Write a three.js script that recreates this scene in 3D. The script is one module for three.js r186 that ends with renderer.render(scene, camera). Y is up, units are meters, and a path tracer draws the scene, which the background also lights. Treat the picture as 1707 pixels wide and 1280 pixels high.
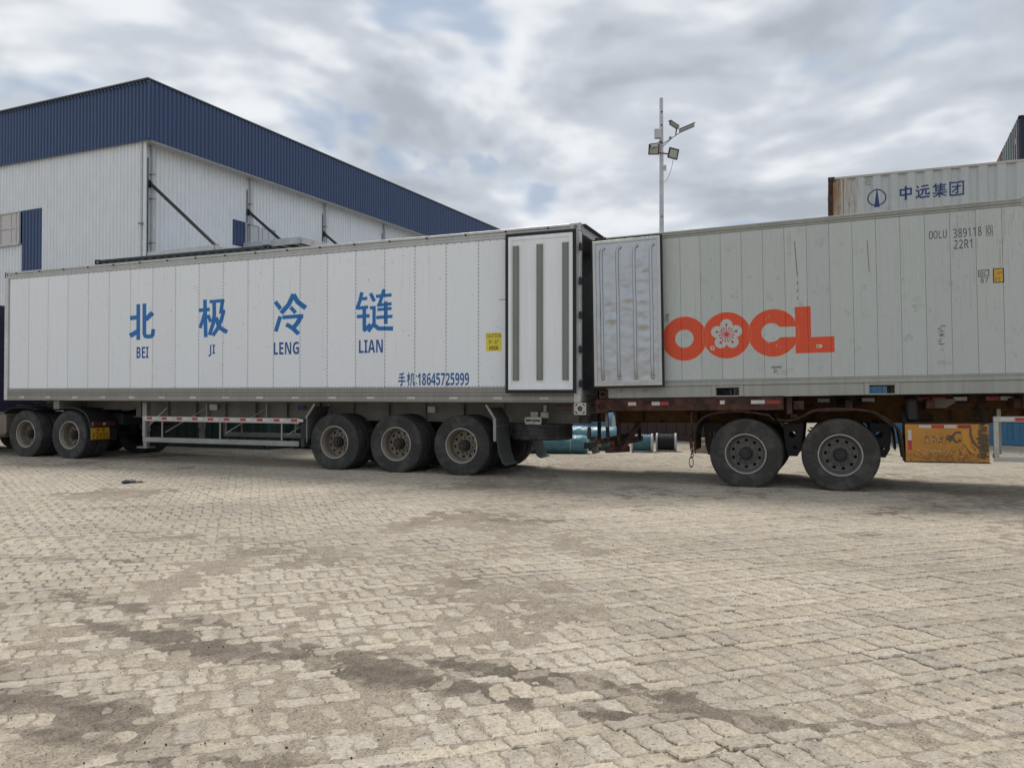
import * as THREE from 'three';
import { mergeGeometries } from 'three/addons/utils/BufferGeometryUtils.js';

// ---------------------------------------------------------------- camera, sky, sun, exposure
const scene = new THREE.Scene();
const camera = new THREE.PerspectiveCamera(52.77, 1024 / 767, 0.1, 3000);
camera.position.set(0, 1.4, 0);
camera.rotation.x = 0.01318;

const renderer = new THREE.WebGLRenderer({ antialias: true });
renderer.toneMapping = THREE.LinearToneMapping;
renderer.toneMappingExposure = 1.75;
renderer.shadowMap.enabled = true;

function rngOf(seed) {
  let s = seed | 0;
  return () => { s = (s + 0x6d2b79f5) | 0; let t = Math.imul(s ^ (s >>> 15), 1 | s); t = (t + Math.imul(t ^ (t >>> 7), 61 | t)) ^ t; return ((t ^ (t >>> 14)) >>> 0) / 4294967296; };
}
const clamp = (x, a = 0, b = 1) => Math.min(b, Math.max(a, x));
const lerp = (a, b, t) => a + (b - a) * t;
const smooth = (a, b, x) => { const t = clamp((x - a) / (b - a)); return t * t * (3 - 2 * t); };
// value noise on a lattice; per > 0 makes it tile
function hash(ix, iy, seed) { let h = Math.imul(ix, 374761393) + Math.imul(iy, 668265263) + Math.imul(seed, 974634777); h = Math.imul(h ^ (h >>> 13), 1274126177); h ^= h >>> 16; return (h >>> 0) / 4294967296; }
function vnoise(x, y, seed = 0, per = 0, perY = per) {
  const fx = Math.floor(x), fy = Math.floor(y), tx = x - fx, ty = y - fy;
  const w = (i) => per ? ((i % per) + per) % per : i, h = (i) => perY ? ((i % perY) + perY) % perY : i;
  const sx = tx * tx * tx * (tx * (tx * 6 - 15) + 10), sy = ty * ty * ty * (ty * (ty * 6 - 15) + 10);
  const a = hash(w(fx), h(fy), seed), b = hash(w(fx + 1), h(fy), seed), c = hash(w(fx), h(fy + 1), seed), d = hash(w(fx + 1), h(fy + 1), seed);
  return lerp(lerp(a, b, sx), lerp(c, d, sx), sy);
}
function fbm(x, y, oct = 4, seed = 0, per = 0, perY = per) {
  let s = 0, a = 0.5, n = 0;
  for (let i = 0; i < oct; i++) { s += a * vnoise(x, y, seed + i * 17, per, perY); n += a; x *= 2; y *= 2; per *= 2; perY *= 2; a *= 0.5; }
  return s / n;
}

{ // broken overcast: one even cloud field over the whole dome, thinner and bluer in a few gaps
  const W = 2048, H = 1024, data = new Float32Array(W * H * 4);
  for (let r = 0; r < H; r++) {
    const el = ((r + 0.5) / H - 0.5) * Math.PI, y = Math.sin(el), ce = Math.cos(el);
    for (let c = 0; c < W; c++) {
      const az = ((c + 0.5) / W - 0.5) * 2 * Math.PI, x = Math.cos(az) * ce, z = Math.sin(az) * ce;
      const yy = Math.max(y, 0) + 0.30, px = x / yy + 31.7, pz = z / yy + 12.3;
      const wx = fbm(px * 1.1, pz * 1.1, 3, 5) - 0.5, wz = fbm(px * 1.1 + 9, pz * 1.1, 3, 6) - 0.5;
      // streaky layer and a finer puffy layer
      const big = fbm(px * 2.6 + wx * 1.8 + pz * 0.4, pz * 3.6 + wz * 1.8, 6, 11);
      const fine = fbm(px * 7.4 + wx * 3, pz * 9.6 + wz * 3, 5, 23);
      let v = (big - 0.5) * 2.0 + (fine - 0.5) * 1.7 + (fbm(px * 21 + wx * 6, pz * 25 + wz * 6, 4, 29) - 0.5) * 0.5 + 0.05;
      const bright = smooth(-0.02, 0.8, v), dark = smooth(0.06, -0.75, v);
      const gap = smooth(0.66, 0.78, fbm(px * 2.6 + 47.9, pz * 2.6 + wz * 2 + 3.1, 5, 71)) * smooth(0.40, 0.62, fine);
      const gx = Math.atan2(x, -z) + 0.015, gy = el - 0.292, hole = smooth(1.0, 0.25, Math.hypot(gx / 0.115, gy / 0.034) - (fine - 0.5) * 2.2) * smooth(0.44, 0.56, fbm(px * 15 + wx * 4, pz * 15 + wz * 4, 4, 37)) * 0.8;
      let R = 0.575, G = 0.622, B = 0.685;
      R = lerp(R, 0.86, bright); G = lerp(G, 0.89, bright); B = lerp(B, 0.925, bright);
      R = lerp(R, 0.435, dark); G = lerp(G, 0.475, dark); B = lerp(B, 0.535, dark);
      const open = Math.max(gap, hole) * 0.75; R = lerp(R, 0.33, open); G = lerp(G, 0.43, open); B = lerp(B, 0.60, open);
      const low = smooth(0.16, 0.0, y) * 0.7;   // toward the horizon the layers merge into pale blue-grey air
      R = lerp(R, 0.56, low); G = lerp(G, 0.63, low); B = lerp(B, 0.72, low);
      const under = smooth(0, -0.05, y); R = lerp(R, 0.26, under); G = lerp(G, 0.25, under); B = lerp(B, 0.23, under);
      const o = (r * W + c) * 4; data[o] = R / 1.75; data[o + 1] = G / 1.75; data[o + 2] = B / 1.75; data[o + 3] = 1;
    }
  }
  const t = new THREE.DataTexture(data, W, H, THREE.RGBAFormat, THREE.FloatType);
  t.mapping = THREE.EquirectangularReflectionMapping; t.magFilter = t.minFilter = THREE.LinearFilter; t.needsUpdate = true;
  scene.background = t; scene.environment = t;
}
const sun = new THREE.DirectionalLight(new THREE.Color(1, 0.955, 0.88), 1.5);
sun.position.set(-22, 94, -66); sun.target.position.set(0, 0, -12); sun.name = 'sun';
sun.castShadow = true; sun.shadow.radius = 32; sun.shadow.mapSize.set(2048, 2048);
Object.assign(sun.shadow.camera, { left: -60, right: 60, top: 60, bottom: -60, near: 1, far: 260 });
scene.add(sun, sun.target);

// ---------------------------------------------------------------- helpers
const taken = new Map();
function numbered(name) { const n = taken.get(name) ?? 0; taken.set(name, n + 1); return n ? name + '_' + String(n).padStart(3, '0') : name; }
function thing(name, label, category, pos = [0, 0, 0], turn = 0, group) {
  const o = new THREE.Group(); o.name = numbered(name); o.position.set(...pos); o.rotation.order = 'YXZ'; o.rotation.y = turn;
  o.userData = { label, category }; if (group) o.userData.group = group; scene.add(o); return o;
}
const V = (x, y, z) => new THREE.Vector3(x, y, z);
function clean(g) {
  if (g.index) g = g.toNonIndexed();
  for (const k of Object.keys(g.attributes)) if (!['position', 'normal', 'uv'].includes(k)) g.deleteAttribute(k);
  if (!g.attributes.normal) g.computeVertexNormals();
  if (!g.attributes.uv) g.setAttribute('uv', new THREE.BufferAttribute(new Float32Array(g.attributes.position.count * 2), 2));
  return g;
}
function metricUV(g) {   // uv in metres, by the dominant direction of each triangle
  const p = g.attributes.position, uv = g.attributes.uv, a = V(), b = V(), c = V(), n = V();
  for (let i = 0; i < p.count; i += 3) {
    a.fromBufferAttribute(p, i); b.fromBufferAttribute(p, i + 1); c.fromBufferAttribute(p, i + 2);
    n.copy(b).sub(a).cross(c.clone().sub(a)); const x = Math.abs(n.x), y = Math.abs(n.y), z = Math.abs(n.z);
    [a, b, c].forEach((q, k) => { if (z >= x && z >= y) uv.setXY(i + k, q.x, q.y); else if (x >= y) uv.setXY(i + k, q.z, q.y); else uv.setXY(i + k, q.x, q.z); });
  }
}
function part(parent, name, geos, mat, opt = {}) {
  const list = (Array.isArray(geos) ? geos : [geos]).map(clean);
  const g = list.length > 1 ? mergeGeometries(list) : list[0];
  if (!opt.keepUV) metricUV(g);
  const m = new THREE.Mesh(g, mat); m.name = parent === scene ? numbered(name) : name; m.castShadow = m.receiveShadow = true;
  if (opt.label) m.userData.label = opt.label; if (opt.kind) m.userData.kind = opt.kind;
  parent.add(m); return m;
}
// box with chamfered edges, centred on (x, y, z)
function box(w, h, d, x = 0, y = 0, z = 0, ch = 0.004) {
  const a = w / 2, b = h / 2, c = d / 2, k = Math.min(ch, a * 0.45, b * 0.45, c * 0.45);
  if (k <= 0.0005) return new THREE.BoxGeometry(w, h, d).translate(x, y, z);
  const P = [], tri = (p, q, r) => P.push(...p, ...q, ...r);
  const face = (pts, nrm) => {
    const u = pts[1].map((v, i) => v - pts[0][i]), v = pts[2].map((q, i) => q - pts[0][i]);
    const cr = [u[1] * v[2] - u[2] * v[1], u[2] * v[0] - u[0] * v[2], u[0] * v[1] - u[1] * v[0]];
    if (cr[0] * nrm[0] + cr[1] * nrm[1] + cr[2] * nrm[2] < 0) pts.reverse();
    for (let i = 1; i + 1 < pts.length; i++) tri(pts[0], pts[i], pts[i + 1]);
  };
  for (const s of [-1, 1]) {
    face([[s * a, -b + k, -c + k], [s * a, b - k, -c + k], [s * a, b - k, c - k], [s * a, -b + k, c - k]], [s, 0, 0]);
    face([[-a + k, s * b, -c + k], [a - k, s * b, -c + k], [a - k, s * b, c - k], [-a + k, s * b, c - k]], [0, s, 0]);
    face([[-a + k, -b + k, s * c], [a - k, -b + k, s * c], [a - k, b - k, s * c], [-a + k, b - k, s * c]], [0, 0, s]);
    for (const t of [-1, 1]) {
      face([[s * a, t * (b - k), -c + k], [s * (a - k), t * b, -c + k], [s * (a - k), t * b, c - k], [s * a, t * (b - k), c - k]], [s, t, 0]);
      face([[s * a, -b + k, t * (c - k)], [s * (a - k), -b + k, t * c], [s * (a - k), b - k, t * c], [s * a, b - k, t * (c - k)]], [s, 0, t]);
      face([[-a + k, s * b, t * (c - k)], [-a + k, s * (b - k), t * c], [a - k, s * (b - k), t * c], [a - k, s * b, t * (c - k)]], [0, s, t]);
      for (const q of [-1, 1]) face([[s * a, t * (b - k), q * (c - k)], [s * (a - k), t * b, q * (c - k)], [s * (a - k), t * (b - k), q * c]], [s, t, q]);
    }
  }
  const g = new THREE.BufferGeometry(); g.setAttribute('position', new THREE.Float32BufferAttribute(P, 3)); g.computeVertexNormals();
  return g.translate(x, y, z);
}
// box given by its limits
const span = (x0, x1, y0, y1, z0, z1, ch) => box(Math.abs(x1 - x0), Math.abs(y1 - y0), Math.abs(z1 - z0), (x0 + x1) / 2, (y0 + y1) / 2, (z0 + z1) / 2, ch);
function cyl(r0, r1, len, axis, x, y, z, seg = 20) {
  const g = new THREE.CylinderGeometry(r1, r0, len, seg);
  if (axis === 'x') g.rotateZ(-Math.PI / 2); if (axis === 'z') g.rotateX(Math.PI / 2);
  return g.translate(x, y, z);
}
function bar(p, q, w, h, ch = 0.003) {   // square bar from p to q
  const a = V(...p), b = V(...q), d = b.clone().sub(a), L = d.length(); d.normalize();
  const up = Math.abs(d.y) > 0.95 ? V(0, 0, 1) : V(0, 1, 0), sx = V().crossVectors(up, d).normalize(), sy = V().crossVectors(d, sx);
  return box(w, h, L, 0, 0, 0, ch).applyMatrix4(new THREE.Matrix4().makeBasis(sx, sy, d).setPosition(a.add(b).multiplyScalar(0.5)));
}
function rod(p, q, r, seg = 10) {
  const a = V(...p), b = V(...q), d = b.clone().sub(a), L = d.length();
  return new THREE.CylinderGeometry(r, r, L, seg).applyQuaternion(new THREE.Quaternion().setFromUnitVectors(V(0, 1, 0), d.normalize())).translate((p[0] + q[0]) / 2, (p[1] + q[1]) / 2, (p[2] + q[2]) / 2);
}
const tube = (pts, r, seg = 8, n = 0) => new THREE.TubeGeometry(new THREE.CatmullRomCurve3(pts.map((p) => V(...p))), n || pts.length * 6, r, seg);
function extrude(pts, depth, bevel = 0, holes = []) {
  const s = new THREE.Shape(pts.map((p) => new THREE.Vector2(...p)));
  for (const h of holes) s.holes.push(h);
  return new THREE.ExtrudeGeometry(s, { depth, bevelEnabled: bevel > 0, bevelThickness: bevel, bevelSize: bevel, bevelSegments: 1, curveSegments: 10 });
}
// a bent sheet: polyline in (x, y) with a thickness, reaching from z0 to z1
function sheet(line, th, z0, z1) {
  const P = [], n = line.length, nrm = line.map((p, i) => {
    const a = line[Math.max(0, i - 1)], b = line[Math.min(n - 1, i + 1)], dx = b[0] - a[0], dy = b[1] - a[1], l = Math.hypot(dx, dy); return [-dy / l, dx / l];
  });
  const q = (i, s, z) => [line[i][0] + nrm[i][0] * th * s, line[i][1] + nrm[i][1] * th * s, z], quad = (a, b, c, d) => P.push(...a, ...b, ...c, ...a, ...c, ...d);
  for (let i = 0; i + 1 < n; i++) {
    quad(q(i, 0.5, z1), q(i + 1, 0.5, z1), q(i + 1, 0.5, z0), q(i, 0.5, z0));
    quad(q(i, -0.5, z0), q(i + 1, -0.5, z0), q(i + 1, -0.5, z1), q(i, -0.5, z1));
    quad(q(i, -0.5, z1), q(i + 1, -0.5, z1), q(i + 1, 0.5, z1), q(i, 0.5, z1));
    quad(q(i, 0.5, z0), q(i + 1, 0.5, z0), q(i + 1, -0.5, z0), q(i, -0.5, z0));
  }
  quad(q(0, -0.5, z0), q(0, -0.5, z1), q(0, 0.5, z1), q(0, 0.5, z0)); quad(q(n - 1, -0.5, z1), q(n - 1, -0.5, z0), q(n - 1, 0.5, z0), q(n - 1, 0.5, z1));
  const g = new THREE.BufferGeometry(); g.setAttribute('position', new THREE.Float32BufferAttribute(P, 3)); g.computeVertexNormals(); return g;
}
// trapezoidal profiled sheet in the plane z = 0 facing +z; bottom(x) and top(x) may slope
function ribbed(x0, x1, bottom, top, pitch, depth, uvBox) {
  const P = [], UV = [], line = []; const n = Math.max(1, Math.round((x1 - x0) / pitch)), p = (x1 - x0) / n;
  for (let i = 0; i < n; i++) { const b = x0 + i * p; line.push([b, -depth], [b + p * 0.30, -depth], [b + p * 0.45, 0], [b + p * 0.85, 0]); }
  line.push([x1, -depth]);
  for (let i = 0; i + 1 < line.length; i++) {
    const [xa, za] = line[i], [xb, zb] = line[i + 1], A = [xa, bottom(xa), za], B = [xb, bottom(xb), zb], C = [xb, top(xb), zb], D = [xa, top(xa), za];
    for (const q of [A, B, C, A, C, D]) { P.push(...q); if (uvBox) UV.push((q[0] - uvBox[0]) / (uvBox[1] - uvBox[0]), (q[1] - uvBox[2]) / (uvBox[3] - uvBox[2])); else UV.push(q[0], q[1]); }
  }
  const g = new THREE.BufferGeometry(); g.setAttribute('position', new THREE.Float32BufferAttribute(P, 3)); g.setAttribute('uv', new THREE.Float32BufferAttribute(UV, 2)); g.computeVertexNormals(); return g;
}

// ---------------------------------------------------------------- textures and materials
function tex(n, metres, f, srgb = true) {
  const d = new Uint8Array(n * n * 4);
  for (let j = 0; j < n; j++) for (let i = 0; i < n; i++) { const c = f(i / n, j / n), o = (j * n + i) * 4; for (let k = 0; k < 3; k++) d[o + k] = clamp(c[k] ?? c[0]) * 255; d[o + 3] = 255; }
  const t = new THREE.DataTexture(d, n, n); t.wrapS = t.wrapT = THREE.RepeatWrapping; t.magFilter = THREE.LinearFilter; t.repeat.set(1 / metres, 1 / metres);
  if (srgb) t.colorSpace = THREE.SRGBColorSpace; t.needsUpdate = true; return t;
}
const grey = (v) => [v, v, v];
const T = {
  // fine mottling with faint spots: dusty paint and metal
  dust: tex(512, 1.7, (u, v) => { const a = fbm(u * 6, v * 6, 5, 3, 6), b = fbm(u * 40, v * 40, 2, 9, 40), s = smooth(0.78, 0.86, fbm(u * 34, v * 34, 3, 31, 34)); const k = 0.88 + (a - 0.5) * 0.16 + (b - 0.5) * 0.07; return [k - s * 0.08, k - s * 0.1, k - s * 0.12]; }),
  streak: tex(512, 2.6, (u, v) => { const a = fbm(u * 60, v * 3, 4, 41, 60, 3), b = fbm(u * 7, v * 5, 4, 43, 7, 5); const k = 0.90 + (a - 0.5) * 0.10 + (b - 0.5) * 0.08; return [k, k * 0.995, k * 0.98]; }),
  wall: tex(512, 3.1, (u, v) => { const a = fbm(u * 50, v * 3, 4, 141, 50, 3), b = fbm(u * 5, v * 5, 4, 143, 5); const k = 0.96 + (a - 0.5) * 0.05 + (b - 0.5) * 0.04; return [k, k, k * 0.995]; }),
  rust: tex(512, 1.3, (u, v) => {
    const a = fbm(u * 8, v * 8, 6, 51, 8), b = fbm(u * 20, v * 20, 4, 57, 20), k = smooth(0.44, 0.6, a), d = 0.8 + (b - 0.5) * 0.5;
    return [lerp(0.36, 0.27, k) * d * 1.5, lerp(0.245, 0.20, k) * d * 1.5, lerp(0.20, 0.175, k) * d * 1.5];
  }),
  ochre: tex(512, 1.6, (u, v) => {
    const a = fbm(u * 7, v * 7, 6, 61, 7), b = fbm(u * 26, v * 26, 4, 67, 26), worn = smooth(0.52, 0.60, a * 0.75 + b * 0.25), d = 0.88 + (b - 0.5) * 0.35;
    return [lerp(0.70, 0.33, worn) * d, lerp(0.50, 0.25, worn) * d, lerp(0.20, 0.19, worn) * d];
  }),
  rubber: tex(512, 0.9, (u, v) => { const a = fbm(u * 6, v * 6, 5, 71, 6), b = fbm(u * 50, v * 50, 2, 77, 50), k = smooth(0.42, 0.75, a); const t = 0.215 + k * 0.075 + (b - 0.5) * 0.04; return [t * 1.02, t, t * 0.975]; }),
  stone: tex(512, 0.55, (u, v) => {
    const a = fbm(u * 5, v * 5, 5, 81, 5), b = fbm(u * 48, v * 48, 3, 83, 48), s = smooth(0.74, 0.80, fbm(u * 56, v * 56, 2, 85, 56)), l = smooth(0.6, 0.75, fbm(u * 11, v * 11, 4, 87, 11));
    const k = 0.90 + (a - 0.5) * 0.24 + (b - 0.5) * 0.22 - s * 0.20 + l * 0.08; return [k, k * 0.99, k * 0.97];
  }),
  stoneBump: tex(512, 0.55, (u, v) => { const b = fbm(u * 40, v * 40, 4, 83, 40), s = smooth(0.74, 0.80, fbm(u * 56, v * 56, 2, 85, 56)), c = fbm(u * 9, v * 9, 4, 89, 9); return grey(0.3 + b * 0.3 + c * 0.4 - s * 0.3); }, false),
  grit: tex(512, 0.8, (u, v) => { const b = fbm(u * 90, v * 90, 2, 93, 90), c = fbm(u * 14, v * 14, 4, 95, 14), s = smooth(0.74, 0.8, vnoise(u * 128, v * 128, 97, 128)); const k = 0.90 + (b - 0.5) * 0.26 + (c - 0.5) * 0.20 - s * 0.22; return [k, k * 0.985, k * 0.96]; }),
  gritBump: tex(512, 0.8, (u, v) => grey(fbm(u * 60, v * 60, 3, 93, 60) * 0.7 + 0.3 * fbm(u * 14, v * 14, 4, 95, 14)), false),
  dents: tex(512, 1.2, (u, v) => { const a = fbm(u * 5, v * 9, 3, 101, 5, 9), b = fbm(u * 90, v * 30, 2, 103, 90, 30); return grey(a * 0.8 + b * 0.2); }, false),
};
const lin = (r, g, b) => new THREE.Color().setRGB(r, g, b);
const std = (color, roughness, metalness = 0, map = null, extra = {}) => new THREE.MeshStandardMaterial({ color, roughness, metalness, map, side: THREE.DoubleSide, ...extra });
const M = {
  white: std(lin(0.74, 0.76, 0.77), 0.45, 0, T.dust),
  whiteLiner: std(lin(0.88, 0.91, 0.95), 0.35, 0, T.wall),
  rail: std(lin(0.60, 0.61, 0.61), 0.42, 0.35, T.streak),
  railDirty: std(lin(0.40, 0.39, 0.37), 0.55, 0.3, T.streak),
  alu: std(lin(0.62, 0.64, 0.63), 0.38, 0.75, T.streak, { bumpMap: T.dents, bumpScale: 0.004 }),
  aluSheet: std(lin(0.50, 0.515, 0.535), 0.28, 0.9, T.wall, { bumpMap: T.dents, bumpScale: 0.003 }),
  channel: std(lin(0.27, 0.285, 0.265), 0.5, 0.3, T.streak),
  galv: std(lin(0.42, 0.42, 0.41), 0.55, 0.5, T.dust),
  rubberDusty: std(lin(1.12, 1.09, 1.05), 0.92, 0, T.rubber),
  gasket: std(lin(0.018, 0.018, 0.02), 0.7),
  black: std(lin(0.022, 0.022, 0.024), 0.6, 0, T.dust),
  darkSteel: std(lin(0.05, 0.055, 0.06), 0.55, 0.3, T.dust),
  rivet: std(lin(0.20, 0.20, 0.20), 0.6, 0.3),
  rubber: std(lin(0.95, 0.95, 0.97), 0.88, 0, T.rubber),
  flap: std(lin(0.10, 0.115, 0.105), 0.8, 0, T.dust),
  flapPale: std(lin(0.30, 0.30, 0.28), 0.8, 0, T.dust),
  rimGrey: std(lin(0.32, 0.275, 0.225), 0.6, 0.35, T.dust),
  rimDark: std(lin(0.20, 0.195, 0.18), 0.62, 0.4, T.dust),
  lip: std(lin(0.52, 0.50, 0.46), 0.5, 0.4, T.dust),
  hub: std(lin(0.055, 0.052, 0.05), 0.6, 0.3, T.dust),
  chassis: std(lin(0.26, 0.245, 0.215), 0.7, 0.1, T.dust),
  rust: std(lin(0.50, 0.47, 0.45), 0.85, 0.1, T.rust), rustOchre: std(lin(0.34, 0.31, 0.32), 0.8, 0.05, T.ochre),
  ochre: std(lin(0.95, 0.92, 0.9), 0.75, 0.05, T.ochre),
  paleFrame: std(lin(0.62, 0.60, 0.54), 0.65, 0.1, T.dust),
  redTape: std(lin(0.55, 0.045, 0.05), 0.4, 0, T.dust),
  whiteTape: std(lin(0.72, 0.70, 0.66), 0.4, 0, T.dust),
  redPaint: std(lin(0.36, 0.05, 0.035), 0.6, 0, T.dust),
  tail: std(lin(0.09, 0.018, 0.02), 0.3, 0),
  greyPaint: std(lin(0.47, 0.50, 0.48), 0.5, 0, T.dust),
  greyRail: std(lin(0.43, 0.445, 0.415), 0.55, 0, T.streak),
  wallWhite: std(lin(0.83, 0.87, 0.92), 0.5, 0.0, T.wall),
  wallBlue: std(lin(0.034, 0.072, 0.18), 0.42, 0.0, T.wall),
  pipe: std(lin(0.70, 0.72, 0.74), 0.45, 0, T.dust),
  glass: new THREE.MeshPhysicalMaterial({ color: lin(0.75, 0.78, 0.78), roughness: 0.12, metalness: 0, transmission: 0.35, thickness: 0, side: THREE.DoubleSide }),
  darkGlass: std(lin(0.03, 0.035, 0.04), 0.08, 0),
  roofDark: std(lin(0.10, 0.11, 0.13), 0.6, 0, T.dust),
  concrete: std(lin(0.33, 0.32, 0.30), 0.9, 0, T.stone),
  tealWrap: std(lin(0.10, 0.27, 0.34), 0.35, 0, T.dust, { bumpMap: T.dents, bumpScale: 0.02 }),
  blueWrap: std(lin(0.07, 0.19, 0.32), 0.38, 0, T.dust, { bumpMap: T.dents, bumpScale: 0.02 }),
  paleEnd: std(lin(0.62, 0.64, 0.64), 0.6, 0, T.dust),
  wood: std(lin(0.36, 0.30, 0.23), 0.8, 0, T.streak),
  crateBlue: std(lin(0.035, 0.085, 0.20), 0.55, 0, T.dust),
  darkGreen: std(lin(0.025, 0.06, 0.06), 0.55, 0, T.dust),
  inside: std(lin(0.50, 0.52, 0.53), 0.5, 0, T.dust),
  yellow: std(lin(0.72, 0.52, 0.05), 0.45, 0, T.dust),
};
function canvasOf(w, h, draw) {
  const c = document.createElement('canvas'); c.width = w; c.height = h; draw(c.getContext('2d'), w, h);
  const t = new THREE.CanvasTexture(c); t.colorSpace = THREE.SRGBColorSpace; t.magFilter = THREE.LinearFilter; t.wrapS = t.wrapT = THREE.ClampToEdgeWrapping; return t;
}
// fit a line of text into a rectangle of the canvas
function fitText(ctx, text, x0, y0, x1, y1, font = 'bold 100px sans-serif') {
  ctx.save(); ctx.font = font; ctx.textBaseline = 'alphabetic'; ctx.textAlign = 'left';
  const m = ctx.measureText(text), w = m.actualBoundingBoxRight + m.actualBoundingBoxLeft, h = m.actualBoundingBoxAscent + m.actualBoundingBoxDescent;
  ctx.translate(x0, y0); ctx.scale((x1 - x0) / w, (y1 - y0) / h); ctx.fillText(text, m.actualBoundingBoxLeft, m.actualBoundingBoxAscent); ctx.restore();
}
// brush strokes [width, x, y, x, y, ...] in a box of their own, mapped to a rectangle of the canvas
function glyph(ctx, strokes, from, x0, y0, x1, y1) {
  ctx.save(); ctx.translate(x0, y0); ctx.scale((x1 - x0) / (from[2] - from[0]), (y1 - y0) / (from[3] - from[1])); ctx.translate(-from[0], -from[1]);
  ctx.lineJoin = 'miter'; ctx.lineCap = 'butt';
  for (const [w, ...p] of strokes) { ctx.lineWidth = w; ctx.beginPath(); ctx.moveTo(p[0], p[1]); for (let i = 2; i < p.length; i += 2) ctx.lineTo(p[i], p[i + 1]); ctx.stroke(); }
  ctx.restore();
}
const BOX = [0, 0, 100, 100];
const GLYPH = {
  bei: [[[40, 253, 305, 255, 677], [44, 166, 447, 255, 441], [50, 166, 632, 250, 588], [40, 317, 303, 319, 615, 330, 640, 345, 646, 385, 646, 405, 632, 413, 572], [50, 405, 402, 330, 470]], [158, 303, 432, 678]],
  ji: [[[40, 950, 247, 961, 643], [38, 884, 358, 1003, 352], [37, 947, 395, 925, 470, 898, 545], [36, 982, 410, 1015, 485], [34, 1000, 272, 1158, 268], [40, 1048, 272, 1052, 400, 1040, 500, 1000, 622], [38, 1138, 268, 1122, 383, 1166, 383], [40, 1150, 380, 1125, 470, 1085, 560, 1035, 630], [44, 1068, 440, 1105, 545, 1188, 600]], [885, 247, 1200, 645]],
  leng: [[[27, 76, 170, 112, 220], [27, 110, 268, 80, 366], [31, 198, 128, 165, 195, 115, 248], [31, 196, 130, 225, 180, 278, 222], [25, 178, 212, 212, 250], [25, 124, 276, 262, 272], [30, 250, 272, 222, 318, 195, 350], [28, 150, 322, 192, 348, 232, 388]], [66, 128, 281, 390]],
  lian: [[[24, 664, 108, 650, 165, 630, 220], [21, 655, 152, 700, 150], [22, 643, 212, 706, 208], [23, 630, 268, 716, 266], [25, 680, 210, 681, 366], [23, 676, 366, 722, 322], [24, 722, 118, 748, 172], [21, 758, 140, 862, 136], [23, 812, 97, 780, 200], [21, 766, 200, 862, 194], [20, 768, 228, 862, 224], [24, 824, 178, 824, 325], [21, 760, 280, 868, 276], [22, 718, 214, 746, 214, 746, 318, 708, 370], [27, 735, 318, 775, 352, 872, 356]], [627, 97, 872, 378]],
  hand: [[[11, 78, 6, 50, 13, 18, 16], [11, 12, 38, 88, 38], [11, 4, 64, 96, 64], [12, 52, 10, 52, 90, 30, 92]], BOX],
  machine: [[[11, 24, 2, 24, 100], [11, 2, 26, 46, 26], [9, 22, 30, 6, 70], [9, 28, 36, 42, 54], [11, 60, 14, 58, 66, 46, 96], [11, 56, 14, 82, 14], [11, 82, 10, 82, 88, 96, 88, 96, 72]], BOX],
  zhong: [[[13, 8, 24, 92, 24], [13, 14, 20, 14, 68], [13, 86, 20, 86, 68], [13, 8, 62, 92, 62], [14, 50, 0, 50, 100]], BOX],
  yuan: [[[11, 10, 6, 24, 22], [11, 2, 40, 24, 40, 24, 74, 4, 94], [12, 20, 78, 40, 90, 98, 91], [11, 42, 12, 90, 12], [11, 34, 36, 97, 36], [11, 54, 36, 50, 60, 34, 76], [11, 72, 36, 72, 72, 94, 72, 94, 58]], BOX],
  ji2: [[[10, 30, 0, 16, 20, 4, 28], [10, 26, 14, 26, 58], [9, 56, 0, 62, 12], [9, 22, 16, 94, 16], [9, 26, 29, 88, 29], [9, 26, 42, 88, 42], [9, 22, 55, 96, 55], [10, 58, 16, 58, 55], [10, 2, 70, 98, 70], [11, 50, 58, 50, 100], [10, 46, 72, 30, 86, 6, 94], [10, 54, 72, 72, 86, 95, 94]], BOX],
  tuan: [[[11, 6, 0, 6, 100], [11, 94, 0, 94, 100], [11, 0, 6, 100, 6], [11, 0, 94, 100, 94], [10, 20, 34, 80, 34], [11, 58, 16, 58, 78, 42, 80], [10, 56, 38, 40, 58, 20, 72]], BOX],
};

// ---------------------------------------------------------------- the yard: sand bed, interlocking pavers, loose sand, grit
const AW = 0.38447, AG = 0.40094;                    // how far the two rigs stand turned from the picture plane
const WX = 1.1022, WZ = -12.4204, GX = 1.394, GZ = -12.535;
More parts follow.
